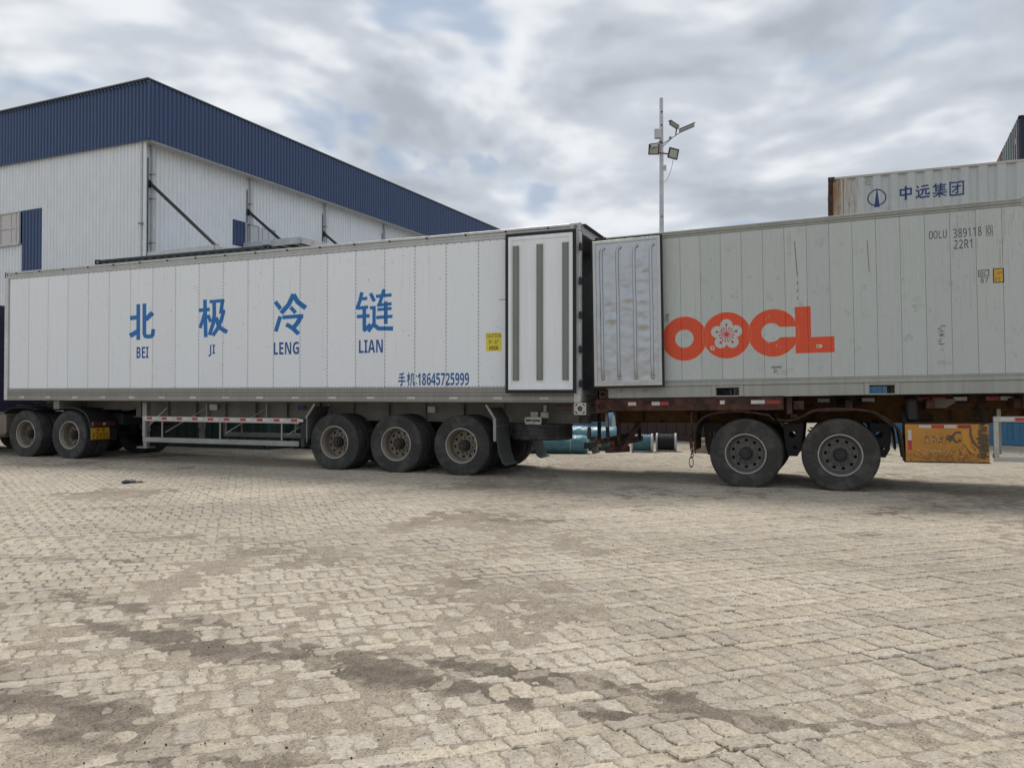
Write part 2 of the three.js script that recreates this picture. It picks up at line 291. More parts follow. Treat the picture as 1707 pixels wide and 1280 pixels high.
// dirt tracked across the paving: [x, z, half length, half width, turn, how thick]
const DRIFT = [
  [-2.55, -5.12, 1.05, 0.17, -0.47, 0.8], [-2.25, -4.58, 1.35, 0.17, -0.45, 0.9], [-0.75, -4.05, 0.75, 0.10, -0.42, 0.8], [-0.38, -3.74, 0.9, 0.17, -0.45, 1.1], [0.14, -3.86, 1.05, 0.16, -0.38, 1.1], [-1.1, -4.25, 0.6, 0.1, -0.4, 0.8],
  [0.43, -3.38, 0.22, 0.10, -0.5, 1], [0.95, -3.38, 0.6, 0.10, -0.35, 0.8], [-1.95, -3.45, 0.85, 0.22, -0.45, 0.95], [-1.55, -3.08, 0.72, 0.15, -0.35, 0.95], [-2.6, -3.95, 0.55, 0.12, -0.3, 0.7], [-1.0, -2.95, 0.5, 0.1, -0.3, 0.6],
  [1.55, -3.3, 0.35, 0.08, 0.2, 0.5], [2.0, -4.3, 0.3, 0.07, 0.1, 0.5], [-3.9, -6.6, 0.9, 0.12, -0.1, 0.5], [-4.4, -9.6, 1.9, 0.3, 0.2, 0.4], [1.2, -9.9, 2.2, 0.4, 0.2, 0.45], [4.6, -9.2, 2.0, 0.4, 0.3, 0.45], [3.4, -7.7, 0.9, 0.16, 0.1, 0.5], [0.3, -8.6, 1.1, 0.18, 0.0, 0.4],
  [-0.6, -6.2, 2.6, 0.2, -0.38, 0.32], [1.4, -5.2, 2.4, 0.18, -0.33, 0.32], [2.6, -6.4, 2.2, 0.22, -0.25, 0.32], [-3.2, -7.6, 2.4, 0.22, -0.3, 0.3], [2.4, -3.9, 1.2, 0.16, -0.3, 0.4], [0.9, -4.6, 1.0, 0.12, -0.35, 0.35], [-5.5, -11.0, 2.4, 0.3, 0.35, 0.3], [-1.5, -11.2, 3.0, 0.4, 0.35, 0.35],
];
function driftAt(x, z) {
  let m = 0;
  const n = fbm(x * 2.6 + 50, z * 2.6 + 50, 4, 201) - 0.5, f = fbm(x * 15, z * 15, 3, 203) - 0.5;
  for (const [cx, cz, a, b, t, q] of DRIFT) {
    const dx = x - cx, dz = z - cz; if (Math.abs(dx) > a + 0.6 || Math.abs(dz) > a + 0.6) continue;
    const c = Math.cos(t), s = Math.sin(t), u = (dx * c - dz * s) / a, v = (dx * s + dz * c) / b, d = 1 - Math.sqrt(u * u + v * v) + n * 1.5 + f * 0.9;
    m = Math.max(m, smooth(-0.15, 0.75, d) * q);
  }
  return m;
}
const wornAt = (x, z) => fbm(x * 0.55 + 100, z * 0.55 + 100, 4, 211);
{
  const yard = new THREE.Group(); yard.name = 'paved_yard'; yard.userData = { kind: 'structure', label: 'pale sandy zigzag block paving of the yard', category: 'pavement' }; scene.add(yard);
  const ang = 0.33, e1 = [Math.cos(ang), -Math.sin(ang)], e2 = [-Math.sin(ang), -Math.cos(ang)];    // along the courses, across them (away from the camera)
  const U = 0.1125, A = 0.0085, B = 0.0085, gap = 0.0034;
  const zig = [[0, 0], [0.25, 1], [0.75, -1]];
  // outline of a header (1 unit wide, 2 deep) or a stretcher (2 wide, 1 deep) with zigzag edges
  function outline(w, d) {
    const pts = [];
    for (let i = 0; i < w; i++) for (const [t, s] of zig) pts.push([(i + t) * U, s * A]);
    for (let i = 0; i < d; i++) for (const [t, s] of zig) pts.push([w * U + s * B, (i + t) * U]);
    for (let i = w; i > 0; i--) for (const [t, s] of [[1, 0], [0.75, -1], [0.25, 1]]) pts.push([(i - 1 + t) * U, d * U + s * A]);
    for (let i = d; i > 0; i--) for (const [t, s] of [[1, 0], [0.75, -1], [0.25, 1]]) pts.push([s * B, (i - 1 + t) * U]);
    return pts.map(([x, y]) => [x - w * U / 2, y - d * U / 2]);
  }
  function block(w, d, seed) {
    const r = rngOf(seed), o = outline(w, d).map(([x, y]) => [x + (r() - 0.5) * 0.006 * (r() < 0.12 ? 2.2 : 1), y + (r() - 0.5) * 0.006 * (r() < 0.12 ? 2.2 : 1)]), n = o.length, kx = (w * U - 2 * gap) / (w * U), ky = (d * U - 2 * gap) / (d * U), P = [], UV = [];
    const bx = (w * U - 2 * gap - 0.014) / (w * U), by = (d * U - 2 * gap - 0.014) / (d * U), ou = r() * 3, ov = r() * 3;
    const low = o.map(([x, y]) => [x * kx, -0.04, -y * ky]), rim = o.map(([x, y]) => [x * kx, -0.0052 - r() * 0.002, -y * ky]), top = o.map(([x, y]) => [x * bx, 0, -y * by]);
    const put = (...q) => q.forEach((p) => { P.push(...p); UV.push(p[0] + ou, p[2] + p[1] * 0.5 + ov); });
    for (let i = 0; i < n; i++) { const j = (i + 1) % n; put(low[i], low[j], rim[j], low[i], rim[j], rim[i]); put(rim[i], rim[j], top[j], rim[i], top[j], top[i]); put([0, 0.0015, 0], top[i], top[j]); }
    const g = new THREE.BufferGeometry(); g.setAttribute('position', new THREE.Float32BufferAttribute(P, 3)); g.setAttribute('uv', new THREE.Float32BufferAttribute(UV, 2)); g.computeVertexNormals(); return g;
  }
  const kinds = [[], []]; for (let i = 0; i < 6; i++) { kinds[0].push(block(1, 2, 300 + i)); kinds[1].push(block(2, 1, 320 + i)); }
  const stone = () => std(lin(1, 1, 1), 0.93, 0, T.stone, { bumpMap: T.stoneBump, bumpScale: 0.0028 });
  const tone = (k, m = 0, h = 0.5) => { const c = lin(0.522, 0.464, 0.386).multiplyScalar(0.84 + 0.28 * k); c.b *= 1.03 - 0.06 * h; c.r *= 0.985 + 0.03 * h; return c.lerp(lin(0.22, 0.183, 0.146), m * 0.62); };
  const r = rngOf(77), all = [];
  for (let row = -30; row < 190; row++) {
    const head = row % 2 === 0, t0 = Math.floor(row / 2) * 3 * U + (head ? 0 : 2 * U), dp = head ? 2 : 1, wd = head ? 1 : 2, tc = t0 + dp * U / 2;
    const shift = (Math.floor(row / 2) % 2) * U;
    for (let i = -260; i < 320; i++) {
      const s = i * wd * U + (head ? 0 : shift), x0 = s * e1[0] + tc * e2[0], z0 = s * e1[1] + tc * e2[1];
      const x = x0 + (fbm(x0 * 1.1 + 60, z0 * 1.1 + 60, 3, 241) - 0.5) * 0.07 + (r() - 0.5) * 0.003, z = z0 + (fbm(x0 * 1.1 + 90, z0 * 1.1 + 60, 3, 243) - 0.5) * 0.07 + (r() - 0.5) * 0.003;
      if (z > -2.0 || z < -25 || Math.abs(x) > 0.72 * -z + 1.3) continue;
      const k = clamp(0.5 + (wornAt(x, z) - 0.5) * 2.0 + (r() - 0.5) * 0.42 - (r() < 0.05 ? 0.3 : 0));
      all.push({ x, z, k, head, v: Math.floor(r() * 6), y: (r() - 0.5) * 0.006 + (fbm(x * 1.6, z * 1.6, 3, 221) - 0.5) * 0.018, a: (r() - 0.5) * 0.034, b: (r() - 0.5) * 0.034, t: (r() - 0.5) * 0.06, cover: driftAt(x, z), h: r() });
    }
  }
  const place = (o, q) => { o.position.set(q.x, q.y, q.z); o.rotation.set(q.a, ang + q.t, q.b, 'YXZ'); };
  const shows = (q) => { const px = q.x / -q.z; return Math.abs(px) < 0.64 && q.z < -2.85 && q.cover < 0.55; };
  const near = all.filter(shows).sort((p, q) => q.z - p.z).slice(0, 300), chosen = new Set(near);
  const mats = []; for (let i = 0; i < 7; i++) for (let j = 0; j < 4; j++) { const m = stone(); m.color = tone(i / 6, j / 3, (i * 3 + j) % 5 / 4); mats.push(m); }
  for (const q of near) { const m = new THREE.Mesh(kinds[q.head ? 0 : 1][q.v], mats[Math.round(q.k * 6) * 4 + Math.round(clamp(q.cover) * 3)]); m.name = 'paver'; m.castShadow = m.receiveShadow = true; place(m, q); yard.add(m); }
  const rest = all.filter((q) => !chosen.has(q)), im = stone(), dummy = new THREE.Object3D();
  for (const h of [0, 1]) for (let v = 0; v < 6; v++) {
    const list = rest.filter((q) => (q.head ? 0 : 1) === h && q.v === v), inst = new THREE.InstancedMesh(kinds[h][v], im, list.length);
    list.forEach((q, i) => { place(dummy, q); dummy.updateMatrix(); inst.setMatrixAt(i, dummy.matrix); inst.setColorAt(i, tone(q.k, clamp(q.cover), q.h)); });
    inst.name = 'pavers'; inst.userData = { kind: 'stuff' }; inst.castShadow = inst.receiveShadow = true; yard.add(inst);
  }
  // the sand: fills the joints and lies over the blocks in drifts
  const sandMat = std(lin(1, 1, 1), 0.97, 0, T.grit, { vertexColors: true, bumpMap: T.gritBump, bumpScale: 0.003 });
  const P = [], C = [], UV = [], I = [];
  const grid = (z0, z1, step) => {
    const w = 0.72 * -z1 + 1.3, nx = Math.ceil(2 * w / step), nz = Math.ceil((z0 - z1) / step), base = P.length / 3;
    for (let j = 0; j <= nz; j++) for (let i = 0; i <= nx; i++) {
      const x = -w + (i / nx) * 2 * w, z = z0 + (j / nz) * (z1 - z0), d = driftAt(x, z), n = fbm(x * 1.3 + 7, z * 1.3 + 7, 4, 231), f = fbm(x * 9, z * 9, 3, 233);
      const bury = smooth(0.50, 0.66, fbm(x * 0.55 + 20, z * 0.55 + 20, 4, 235)) * 0.0075;
      let y = -0.0066 + (n - 0.5) * 0.014 + (f - 0.5) * 0.011 + bury + (fbm(x * 1.6, z * 1.6, 3, 221) - 0.5) * lerp(0.009, 0.016, d); y = lerp(y, 0.0034 + (f - 0.5) * 0.016 + (n - 0.5) * 0.008 + (fbm(x * 1.6, z * 1.6, 3, 221) - 0.5) * 0.018, smooth(0.15, 0.8, d));
      P.push(x, y, z); UV.push(x, z);
      const damp = clamp(0.30 + d * 0.7 + smooth(0.55, 0.72, fbm(x * 0.9 + 3, z * 0.9, 4, 237)) * 0.25), g = 0.9 + f * 0.2;
      C.push(lerp(0.48, 0.180, damp) * g, lerp(0.42, 0.151, damp) * g, lerp(0.342, 0.122, damp) * g);
    }
    for (let j = 0; j < nz; j++) for (let i = 0; i < nx; i++) { const a = base + j * (nx + 1) + i; I.push(a, a + 1, a + nx + 2, a, a + nx + 2, a + nx + 1); }
  };
  grid(-2.0, -4.6, 0.017); grid(-4.6, -8, 0.028); grid(-8, -14, 0.06); grid(-14, -25, 0.14);
  const g = new THREE.BufferGeometry(); g.setAttribute('position', new THREE.Float32BufferAttribute(P, 3)); g.setAttribute('color', new THREE.Float32BufferAttribute(C, 3)); g.setAttribute('uv', new THREE.Float32BufferAttribute(UV, 2)); g.setIndex(I); g.computeVertexNormals();
  const s = new THREE.Mesh(g, sandMat); s.name = 'sand'; s.userData = { kind: 'stuff', label: 'brown sand filling the joints and lying in drifts' }; s.receiveShadow = s.castShadow = true; yard.add(s);
  // far ground
  const ground = new THREE.Mesh(new THREE.PlaneGeometry(900, 900, 1, 1).rotateX(-Math.PI / 2), std(lin(0.45, 0.395, 0.315), 0.95, 0, T.grit.clone()));
  ground.material.map.repeat.set(120, 120); ground.name = 'ground'; ground.position.set(0, -0.03, -200); ground.receiveShadow = true; ground.userData = { kind: 'structure', label: 'dusty ground running on beyond the paving', category: 'ground' }; scene.add(ground);
  // grit and crumbs
  const pr = rngOf(5), peb = new THREE.InstancedMesh(new THREE.IcosahedronGeometry(1, 0).scale(1, 0.6, 0.8), std(lin(1, 1, 1), 0.9), 2600);
  for (let i = 0; i < 2600; i++) {
    const z = -2.6 - 11 * pr() ** 1.7, x = (pr() * 2 - 1) * (0.70 * -z + 0.3), k = 0.0015 + 0.0055 * pr() ** 4;
    dummy.position.set(x, 0.004, z); dummy.rotation.set(pr() * 6, pr() * 6, pr() * 6); dummy.scale.setScalar(k); dummy.updateMatrix(); peb.setMatrixAt(i, dummy.matrix);
    const c = pr() < 0.7 ? 0.05 + 0.07 * pr() : 0.3 + 0.2 * pr(); peb.setColorAt(i, lin(c, c * 0.92, c * 0.82));
  }
  dummy.scale.setScalar(1); peb.name = 'grit'; peb.userData = { kind: 'stuff', label: 'small dark crumbs scattered over the paving', category: 'gravel' }; peb.castShadow = true; scene.add(peb);
}
{ // crumpled scrap lying on the paving, and a twig
  const t = thing('scrap', 'small dark crumpled scrap lying on the paving before the lorry', 'debris', [-5.99, 0.0, -12.22], 0.3);
  const lump = (sx, sy, sz, x, seed) => { const g = new THREE.IcosahedronGeometry(1, 3), p = g.attributes.position; for (let i = 0; i < p.count; i++) { const v = V().fromBufferAttribute(p, i), k = 0.6 + 0.8 * fbm(v.x * 2 + 9, v.y * 2 + v.z * 1.7 + 9, 3, seed); p.setXYZ(i, v.x * k * sx, Math.max(0.0, v.y * k * sy + sy * 0.5), v.z * k * sz); } g.computeVertexNormals(); return g.translate(x, 0, 0); };
  part(t, 'fold', lump(0.09, 0.04, 0.07, -0.05, 3), M.darkSteel); part(t, 'fold', lump(0.055, 0.028, 0.05, 0.10, 4), M.wood);
  const w = thing('twig', 'thin pale twig lying on the paving at the bottom right', 'twig', [0.82, 0.006, -3.06], 0.6);
  part(w, 'stem', tube([[-0.055, 0, 0], [-0.02, 0.004, 0.004], [0.02, 0.002, -0.003], [0.06, 0, 0.002]], 0.0022, 6), M.wood);
}

// ---------------------------------------------------------------- wheels
function tyreGeo(R = 0.53, w = 0.28) {
  const k = R / 0.53, q = [[0.292, 0.36], [0.30, 0.45], [0.33, 0.49], [0.345, 0.485], [0.42, 0.525], [0.48, 0.51], [0.49, 0.52], [0.51, 0.495], [0.524, 0.44], [0.528, 0.36], [0.53, 0.26], [0.517, 0.25], [0.517, 0.21], [0.53, 0.20], [0.531, 0.03], [0.518, 0.025]];
  const pts = q.map(([r, z]) => new THREE.Vector2(r * k, -z * w)).concat(q.slice().reverse().map(([r, z]) => new THREE.Vector2(r * k, z * w)));
  const g = new THREE.LatheGeometry(pts, 56).rotateX(Math.PI / 2), p = g.attributes.position, flat = -R + 0.022;
  for (let i = 0; i < p.count; i++) { const y = p.getY(i); if (y < flat + 0.05) { const s = smooth(flat + 0.05, flat, y); p.setZ(i, p.getZ(i) * (1 + 0.05 * s)); if (y < flat) p.setY(i, flat); } }
  const lugs = [];   // shoulder blocks of the tread
  for (let i = 0; i < 76; i++) { const a = i / 76 * Math.PI * 2; if (Math.sin(a) < -0.90) continue; for (const s of [-1, 1]) lugs.push(clean(new THREE.BoxGeometry(0.011, 0.024, 0.036).rotateZ(a).translate(Math.cos(a) * (R - 0.007), Math.sin(a) * (R - 0.007), s * w * 0.41))); }
  return mergeGeometries([clean(g), ...lugs]);
}
const TYRE = tyreGeo();
function rimGeo(depth, lip = 0.12) {   // barrel with a rolled lip and a pierced disc set back in it
  const pts = [[0.302, lip - 0.02], [0.304, lip + 0.004], [0.296, lip + 0.010], [0.286, lip], [0.280, lip - 0.02], [0.262, lip - 0.045], [0.257, lip - 0.06], [0.252, -0.02], [0.248, lip - depth]].map(([r, z]) => new THREE.Vector2(r, z));
  const holes = []; for (let i = 0; i < 10; i++) { const a = (i + 0.5) / 10 * Math.PI * 2, h = new THREE.Path(); h.absellipse(Math.cos(a) * 0.202, Math.sin(a) * 0.202, 0.021, 0.027, 0, Math.PI * 2, true, a); holes.push(h); }
  const s = new THREE.Shape(); s.absarc(0, 0, 0.252, 0, Math.PI * 2); s.holes = holes;
  const disc = new THREE.ExtrudeGeometry(s, { depth: 0.012, bevelEnabled: false, curveSegments: 24 }).translate(0, 0, lip - depth - 0.006);
  const cone = new THREE.LatheGeometry([[0.165, lip - depth + 0.007], [0.155, lip - depth + 0.022], [0.10, lip - depth + 0.026]].map(([r, z]) => new THREE.Vector2(r, z)), 32).rotateX(Math.PI / 2);
  const nuts = []; for (let i = 0; i < 10; i++) { const a = i / 10 * Math.PI * 2; nuts.push(cyl(0.017, 0.015, 0.045, 'z', Math.cos(a) * 0.138, Math.sin(a) * 0.138, lip - depth + 0.043, 6)); }
  return mergeGeometries([new THREE.LatheGeometry(pts, 40).rotateX(Math.PI / 2), disc, cone, ...nuts].map(clean));
}
const RIM = rimGeo(0.175), RIM_B = rimGeo(0.13), HUB = mergeGeometries([cyl(0.105, 0.10, 0.09, 'z', 0, 0, -0.01, 24), cyl(0.085, 0.07, 0.05, 'z', 0, 0, 0.055, 24), cyl(0.04, 0.038, 0.02, 'z', 0, 0, 0.088, 12)].map(clean));
const HUB_B = HUB.clone().translate(0, 0, 0.03);
const BACK = clean(cyl(0.25, 0.25, 0.01, 'z', 0, 0, -0.13, 32));   // brake drum behind the disc
const LIP = clean(new THREE.TorusGeometry(0.296, 0.0115, 8, 48).translate(0, 0, 0.128));
for (const g of [LIP, TYRE, RIM, RIM_B, HUB, HUB_B, BACK]) metricUV(g);
let tyreCount = 0; const rubbers = [];
function rubberOf(dusty) {   // each wheel wears its own patches of dust
  const i = tyreCount++ % 7 * 2 + (dusty ? 1 : 0);
  if (!rubbers[i]) { const m = (dusty ? M.rubberDusty : M.rubber).clone(); m.map = T.rubber.clone(); m.map.offset.set(i * 0.37 % 1, i * 0.61 % 1); m.map.rotation = i * 0.7; rubbers[i] = m; }
  return rubbers[i];
}
function wheel(parent, x, z, out, turn, o = {}) {   // out = +1 faces the camera side
  const w = new THREE.Group(); w.name = 'wheel'; w.position.set(x, 0.508, z); w.rotation.y = out > 0 ? 0 : Math.PI; parent.add(w);
  const add = (n, g, m, dz, rz) => { const k = new THREE.Mesh(g, m); k.name = n; k.position.z = dz; k.rotation.z = rz; k.castShadow = k.receiveShadow = true; w.add(k); };
  const rb = rubberOf(o.dusty); add('tyre', TYRE, rb, 0, turn * 0.7 * 0); if (!o.single) add('tyre', TYRE, rb, -0.33, 0);
  add('rim', o.shallow ? RIM_B : RIM, o.rim ?? M.rimGrey, 0, turn); add('hub', o.shallow ? HUB_B : HUB, M.hub, 0, turn); add('rim_lip', LIP, M.lip, 0, 0); add('brake_drum', BACK, M.hub, 0, 0);
  return w;
}
// hollow corner casting: plates with oval holes on the outer faces
function casting(x, y, z, sx, sy, sz) {
  const hole = (rx, ry) => { const h = new THREE.Path(); h.absellipse(0, 0, rx, ry, 0, Math.PI * 2, true); return h; };
  const a = extrude([[-0.088, -0.059], [0.088, -0.059], [0.088, 0.059], [-0.088, 0.059]], 0.024, 0.003, [hole(0.04, 0.033)]);
  const b = extrude([[-0.080, -0.059], [0.080, -0.059], [0.080, 0.059], [-0.080, 0.059]], 0.024, 0.003, [hole(0.036, 0.033)]).rotateY(Math.PI / 2);
  return [a.translate(0, 0, 0.054).scale(1, 1, sz), b.translate(0.060, 0, 0).scale(sx, 1, 1), box(0.172, 0.012, 0.158, 0, 0.056 * sy, 0, 0.002), box(0.03, 0.112, 0.03, -0.07 * sx, 0, -0.06 * sz, 0.002)].map((g) => g.translate(x, y, z));
}
const iBeam = (x0, x1, y0, y1, z, w = 0.14) => [span(x0, x1, y0, y0 + 0.016, z - w / 2, z + w / 2, 0.002), span(x0, x1, y1 - 0.016, y1, z - w / 2, z + w / 2, 0.002), span(x0 + 0.002, x1 - 0.002, y0 + 0.016, y1 - 0.016, z - 0.006, z + 0.006, 0)];

// ---------------------------------------------------------------- the long white refrigerated container
function grime(ctx, w, h, seed, o) {   // drips, scuffs and specks of dirt on a painted wall
  const r = rngOf(seed);
  for (let i = 0; i < o.drips; i++) { const x = r() * w, y = r() ** 2 * h, l = h * (0.05 + 0.45 * r() * r()); ctx.strokeStyle = `rgba(${o.drip},${0.04 + 0.13 * r() * r()})`; ctx.lineWidth = 0.8 + 2.2 * r(); ctx.beginPath(); ctx.moveTo(x, y); ctx.lineTo(x + (r() - 0.5) * 2, y + l); ctx.stroke(); }
  for (let i = 0; i < o.scuffs; i++) { const x = r() * w, y = h * (1 - r() ** 1.3), l = 3 + 26 * r() * r(), a = (r() - 0.5) * 1.4; ctx.strokeStyle = `rgba(${o.scuff},${0.12 + 0.4 * r() * r()})`; ctx.lineWidth = 0.6 + 1.4 * r(); ctx.beginPath(); ctx.moveTo(x, y); ctx.lineTo(x + l * Math.cos(a), y + l * Math.sin(a)); ctx.stroke(); }
  for (let i = 0; i < o.blots; i++) { const x = r() * w, y = h * r(), s = 3 + 28 * r() * r(); ctx.fillStyle = `rgba(${o.drip},${0.02 + 0.06 * r()})`; for (let k = 0; k < 9; k++) { ctx.beginPath(); ctx.ellipse(x + (r() - 0.5) * s * 2, y + (r() - 0.5) * s * 2, s * (0.2 + 0.5 * r()), s * (0.2 + 0.5 * r()), r() * 3, 0, 7); ctx.fill(); } }
  for (let i = 0; i < o.specks; i++) { ctx.fillStyle = `rgba(40,38,36,${0.2 + 0.5 * r()})`; ctx.fillRect(r() * w, r() * h, 0.8 + 1.6 * r(), 0.8 + 2.6 * r()); }
}
const WL = 13.6, WY = 1.265, WH = 2.896, P0 = 0.255, P1 = 2.735;
const whiteSide = canvasOf(2048, 374, (ctx, w, h) => {
  const X = (k) => (k + WL) / WL * w, Y = (y) => h - (y - WY - P0) / (P1 - P0) * h;
  ctx.fillStyle = 'rgb(232,236,240)'; ctx.fillRect(0, 0, w, h);
  const r = rngOf(9); for (let i = 0; i < 23; i++) { const x = X(-1.811 - 0.612 * (i - 2)); const q = 205 + 40 * r(); ctx.fillStyle = `rgba(${q},${q + 3},${q + 5},0.16)`; ctx.fillRect(x, 0, 0.612 / WL * w, h); }
  grime(ctx, w, h, 21, { drips: 300, scuffs: 70, blots: 8, specks: 150, drip: '140,136,128', scuff: '95,95,95' });
  ctx.strokeStyle = ctx.fillStyle = 'rgb(20,106,176)';
  for (const [n, x0, y0, x1, y1] of [['bei', -9.795, 3.268, -9.076, 2.52], ['ji', -7.925, 3.276, -7.178, 2.526], ['leng', -6.084, 3.28, -5.336, 2.522], ['lian', -4.234, 3.271, -3.469, 2.505]]) glyph(ctx, GLYPH[n][0], GLYPH[n][1], X(x0), Y(y0), X(x1), Y(y1));
  ctx.fillStyle = 'rgb(26,72,140)';
  for (const [t, x0, x1] of [['BEI', -9.586, -9.253], ['JI', -7.674, -7.506], ['LENG', -6.08, -5.497], ['LIAN', -4.18, -3.677]]) fitText(ctx, t, X(x0), Y(2.378), X(x1), Y(2.145), 'bold 100px sans-serif');
  ctx.strokeStyle = ctx.fillStyle = 'rgb(28,78,142)';
  glyph(ctx, GLYPH.hand[0], BOX, X(-3.37), Y(1.785), X(-3.21), Y(1.54)); glyph(ctx, GLYPH.machine[0], BOX, X(-3.19), Y(1.785), X(-3.03), Y(1.54));
  ctx.fillRect(X(-3.005), Y(1.73), 3, 4); ctx.fillRect(X(-3.005), Y(1.60), 3, 4);
  fitText(ctx, '18645725999', X(-2.975), Y(1.772), X(-1.976), Y(1.552), 'bold 100px sans-serif');
  ctx.fillStyle = 'rgb(222,205,60)'; ctx.fillRect(X(-1.664), Y(2.432), X(-1.378) - X(-1.664), Y(2.122) - Y(2.432));
  ctx.fillStyle = 'rgb(45,42,20)';
  fitText(ctx, 'CAUTION', X(-1.655), Y(2.415), X(-1.39), Y(2.345), '100px sans-serif'); fitText(ctx, '9\u2032- 6\u2033', X(-1.61), Y(2.315), X(-1.43), Y(2.245), '100px sans-serif'); fitText(ctx, 'HIGH', X(-1.60), Y(2.212), X(-1.44), Y(2.145), 'bold 100px sans-serif');
  ctx.strokeStyle = 'rgba(60,60,62,0.8)'; ctx.lineWidth = 1.6; ctx.beginPath(); ctx.moveTo(X(-1.42), Y(2.98)); ctx.lineTo(X(-1.31), Y(2.985)); ctx.lineTo(X(-1.31), Y(2.97)); ctx.stroke();
});
const ripple = (x, y) => { const t = T.dents.clone(); t.repeat.set(x, y); return t; };
const whitePanel = std(lin(1, 1, 1), 0.36, 0, whiteSide, { bumpMap: ripple(11, 1.2), bumpScale: 0.006 });
const rivetBall = new THREE.SphereGeometry(0.0085, 8, 4, 0, Math.PI * 2, 0, Math.PI / 2).rotateX(Math.PI / 2);
function rivets(parent, spots, mat) {
  const m = new THREE.InstancedMesh(rivetBall, mat, spots.length), d = new THREE.Object3D();
  spots.forEach((p, i) => { d.position.set(...p); d.updateMatrix(); m.setMatrixAt(i, d.matrix); }); m.name = 'rivets'; m.userData = { kind: 'stuff' }; m.castShadow = true; parent.add(m);
}
const spanUV = (g, x0, x1, y0, y1) => { g = clean(g); const p = g.attributes.position, uv = g.attributes.uv; for (let i = 0; i < p.count; i++) uv.setXY(i, (p.getX(i) - x0) / (x1 - x0), (p.getY(i) - y0) / (y1 - y0)); return g; };
function ring(w, h, t, d, z) { const s = [[-w / 2, -h / 2], [w / 2, -h / 2], [w / 2, h / 2], [-w / 2, h / 2]]; const hole = new THREE.Path([[-w / 2 + t, -h / 2 + t], [-w / 2 + t, h / 2 - t], [w / 2 - t, h / 2 - t], [w / 2 - t, -h / 2 + t]].map((p) => new THREE.Vector2(...p))); return extrude(s, d, 0.003, [hole]).translate(0, 0, z); }
// insulated door leaf, its inner face towards +z, centred on x = 0, y from 0 to h
function doorLeaf(parent, w, h, kind) {
  const d = new THREE.Group(); d.name = 'door'; parent.add(d);
  const skin = kind === 'white' ? M.whiteLiner : M.aluSheet;
  part(d, 'outer_skin', span(-w / 2, w / 2, 0, h, 0.0, 0.035, 0.006), kind === 'white' ? M.white : M.greyPaint);
  part(d, 'gasket', [ring(w - 0.01, h - 0.01, 0.05, 0.05, 0.036).translate(0, h / 2, 0), ring(w + 0.02, h + 0.02, 0.035, 0.014, 0.078).translate(0, h / 2, 0)], M.gasket);
  if (kind === 'white') {
    part(d, 'liner', [span(-w / 2 + 0.045, w / 2 - 0.045, 0.045, h - 0.045, 0.036, 0.10, 0.012)], skin);
    part(d, 'liner_frame', ring(w - 0.10, h - 0.10, 0.055, 0.006, 0.103).translate(0, h / 2, 0), M.whiteLiner);
    for (const x of [-0.415, 0.0, 0.44]) part(d, 'air_channel', [span(x - 0.052, x - 0.030, 0.20, h - 0.20, 0.10, 0.128, 0.003), span(x + 0.030, x + 0.052, 0.20, h - 0.20, 0.10, 0.128, 0.003), span(x - 0.032, x + 0.032, 0.205, h - 0.205, 0.10, 0.138, 0.008)], M.channel);
  } else {
    const lw = w - 0.12, lh = h - 0.10, nx = 60, ny = 110, g = new THREE.PlaneGeometry(lw, lh, nx, ny), p = g.attributes.position, ribs = [-0.40, -0.135, 0.135, 0.40];
    const rr = rngOf(44), dents = []; for (let i = 0; i < 46; i++) { const q = i % 3; dents.push([(-0.27 + q * 0.27) + (rr() - 0.5) * 0.10, -0.55 + 1.45 * rr(), 0.06 + 0.05 * rr(), 0.03 + 0.04 * rr(), (rr() - 0.5) * 0.016]); }
    for (let i = 0; i < p.count; i++) {
      const x = p.getX(i), y = p.getY(i); let z = 0;
      for (const k of ribs) { const e = smooth(lh / 2 - 0.09, lh / 2 - 0.14, Math.abs(y)); z += 0.020 * e * smooth(0.030, 0.012, Math.abs(x - k * (w / 1.13))); }
      for (const [cx, cy, a, b, k] of dents) { const q = ((x - cx) / a) ** 2 + ((y - cy) / b) ** 2; if (q < 6) z += k * Math.exp(-q); }
      z += (fbm(x * 5 + 20, y * 6 + 20, 3, 61) - 0.5) * 0.010 + (fbm(x * 14 + 20, y * 14 + 20, 2, 63) - 0.5) * 0.003;
      p.setZ(i, z);
    }
    g.computeVertexNormals();
    part(d, 'liner', [g.translate(0, h / 2, 0.104), span(-lw / 2, lw / 2, 0.05, h - 0.05, 0.036, 0.088, 0.004)], skin, { label: 'dented bare aluminium door liner' });
    part(d, 'liner_frame', ring(w - 0.045, h - 0.04, 0.045, 0.02, 0.094).translate(0, h / 2, 0), M.alu);
    for (const k of ribs) { const x = k * (w / 1.13); part(d, 'rib', tube([[x, 0.15, 0.100], [x, 0.20, 0.122], [x, h / 2, 0.122], [x, h - 0.22, 0.122], [x + 0.012, h - 0.16, 0.120], [x + 0.05, h - 0.135, 0.104]], 0.027, 8, 40), M.aluSheet); }
    for (const k of ribs) part(d, 'rib_foot', cyl(0.03, 0.012, 0.02, 'z', k * (w / 1.13), 0.14, 0.118, 12), M.alu);
  }
  return d;
}
function hinges(parent, x, ys, z, mat) { for (const y of ys) part(parent, 'hinge', [box(0.05, 0.10, 0.07, x, y, z, 0.006), cyl(0.016, 0.016, 0.13, 'y', x + 0.005, y, z + 0.03, 10)], mat); }
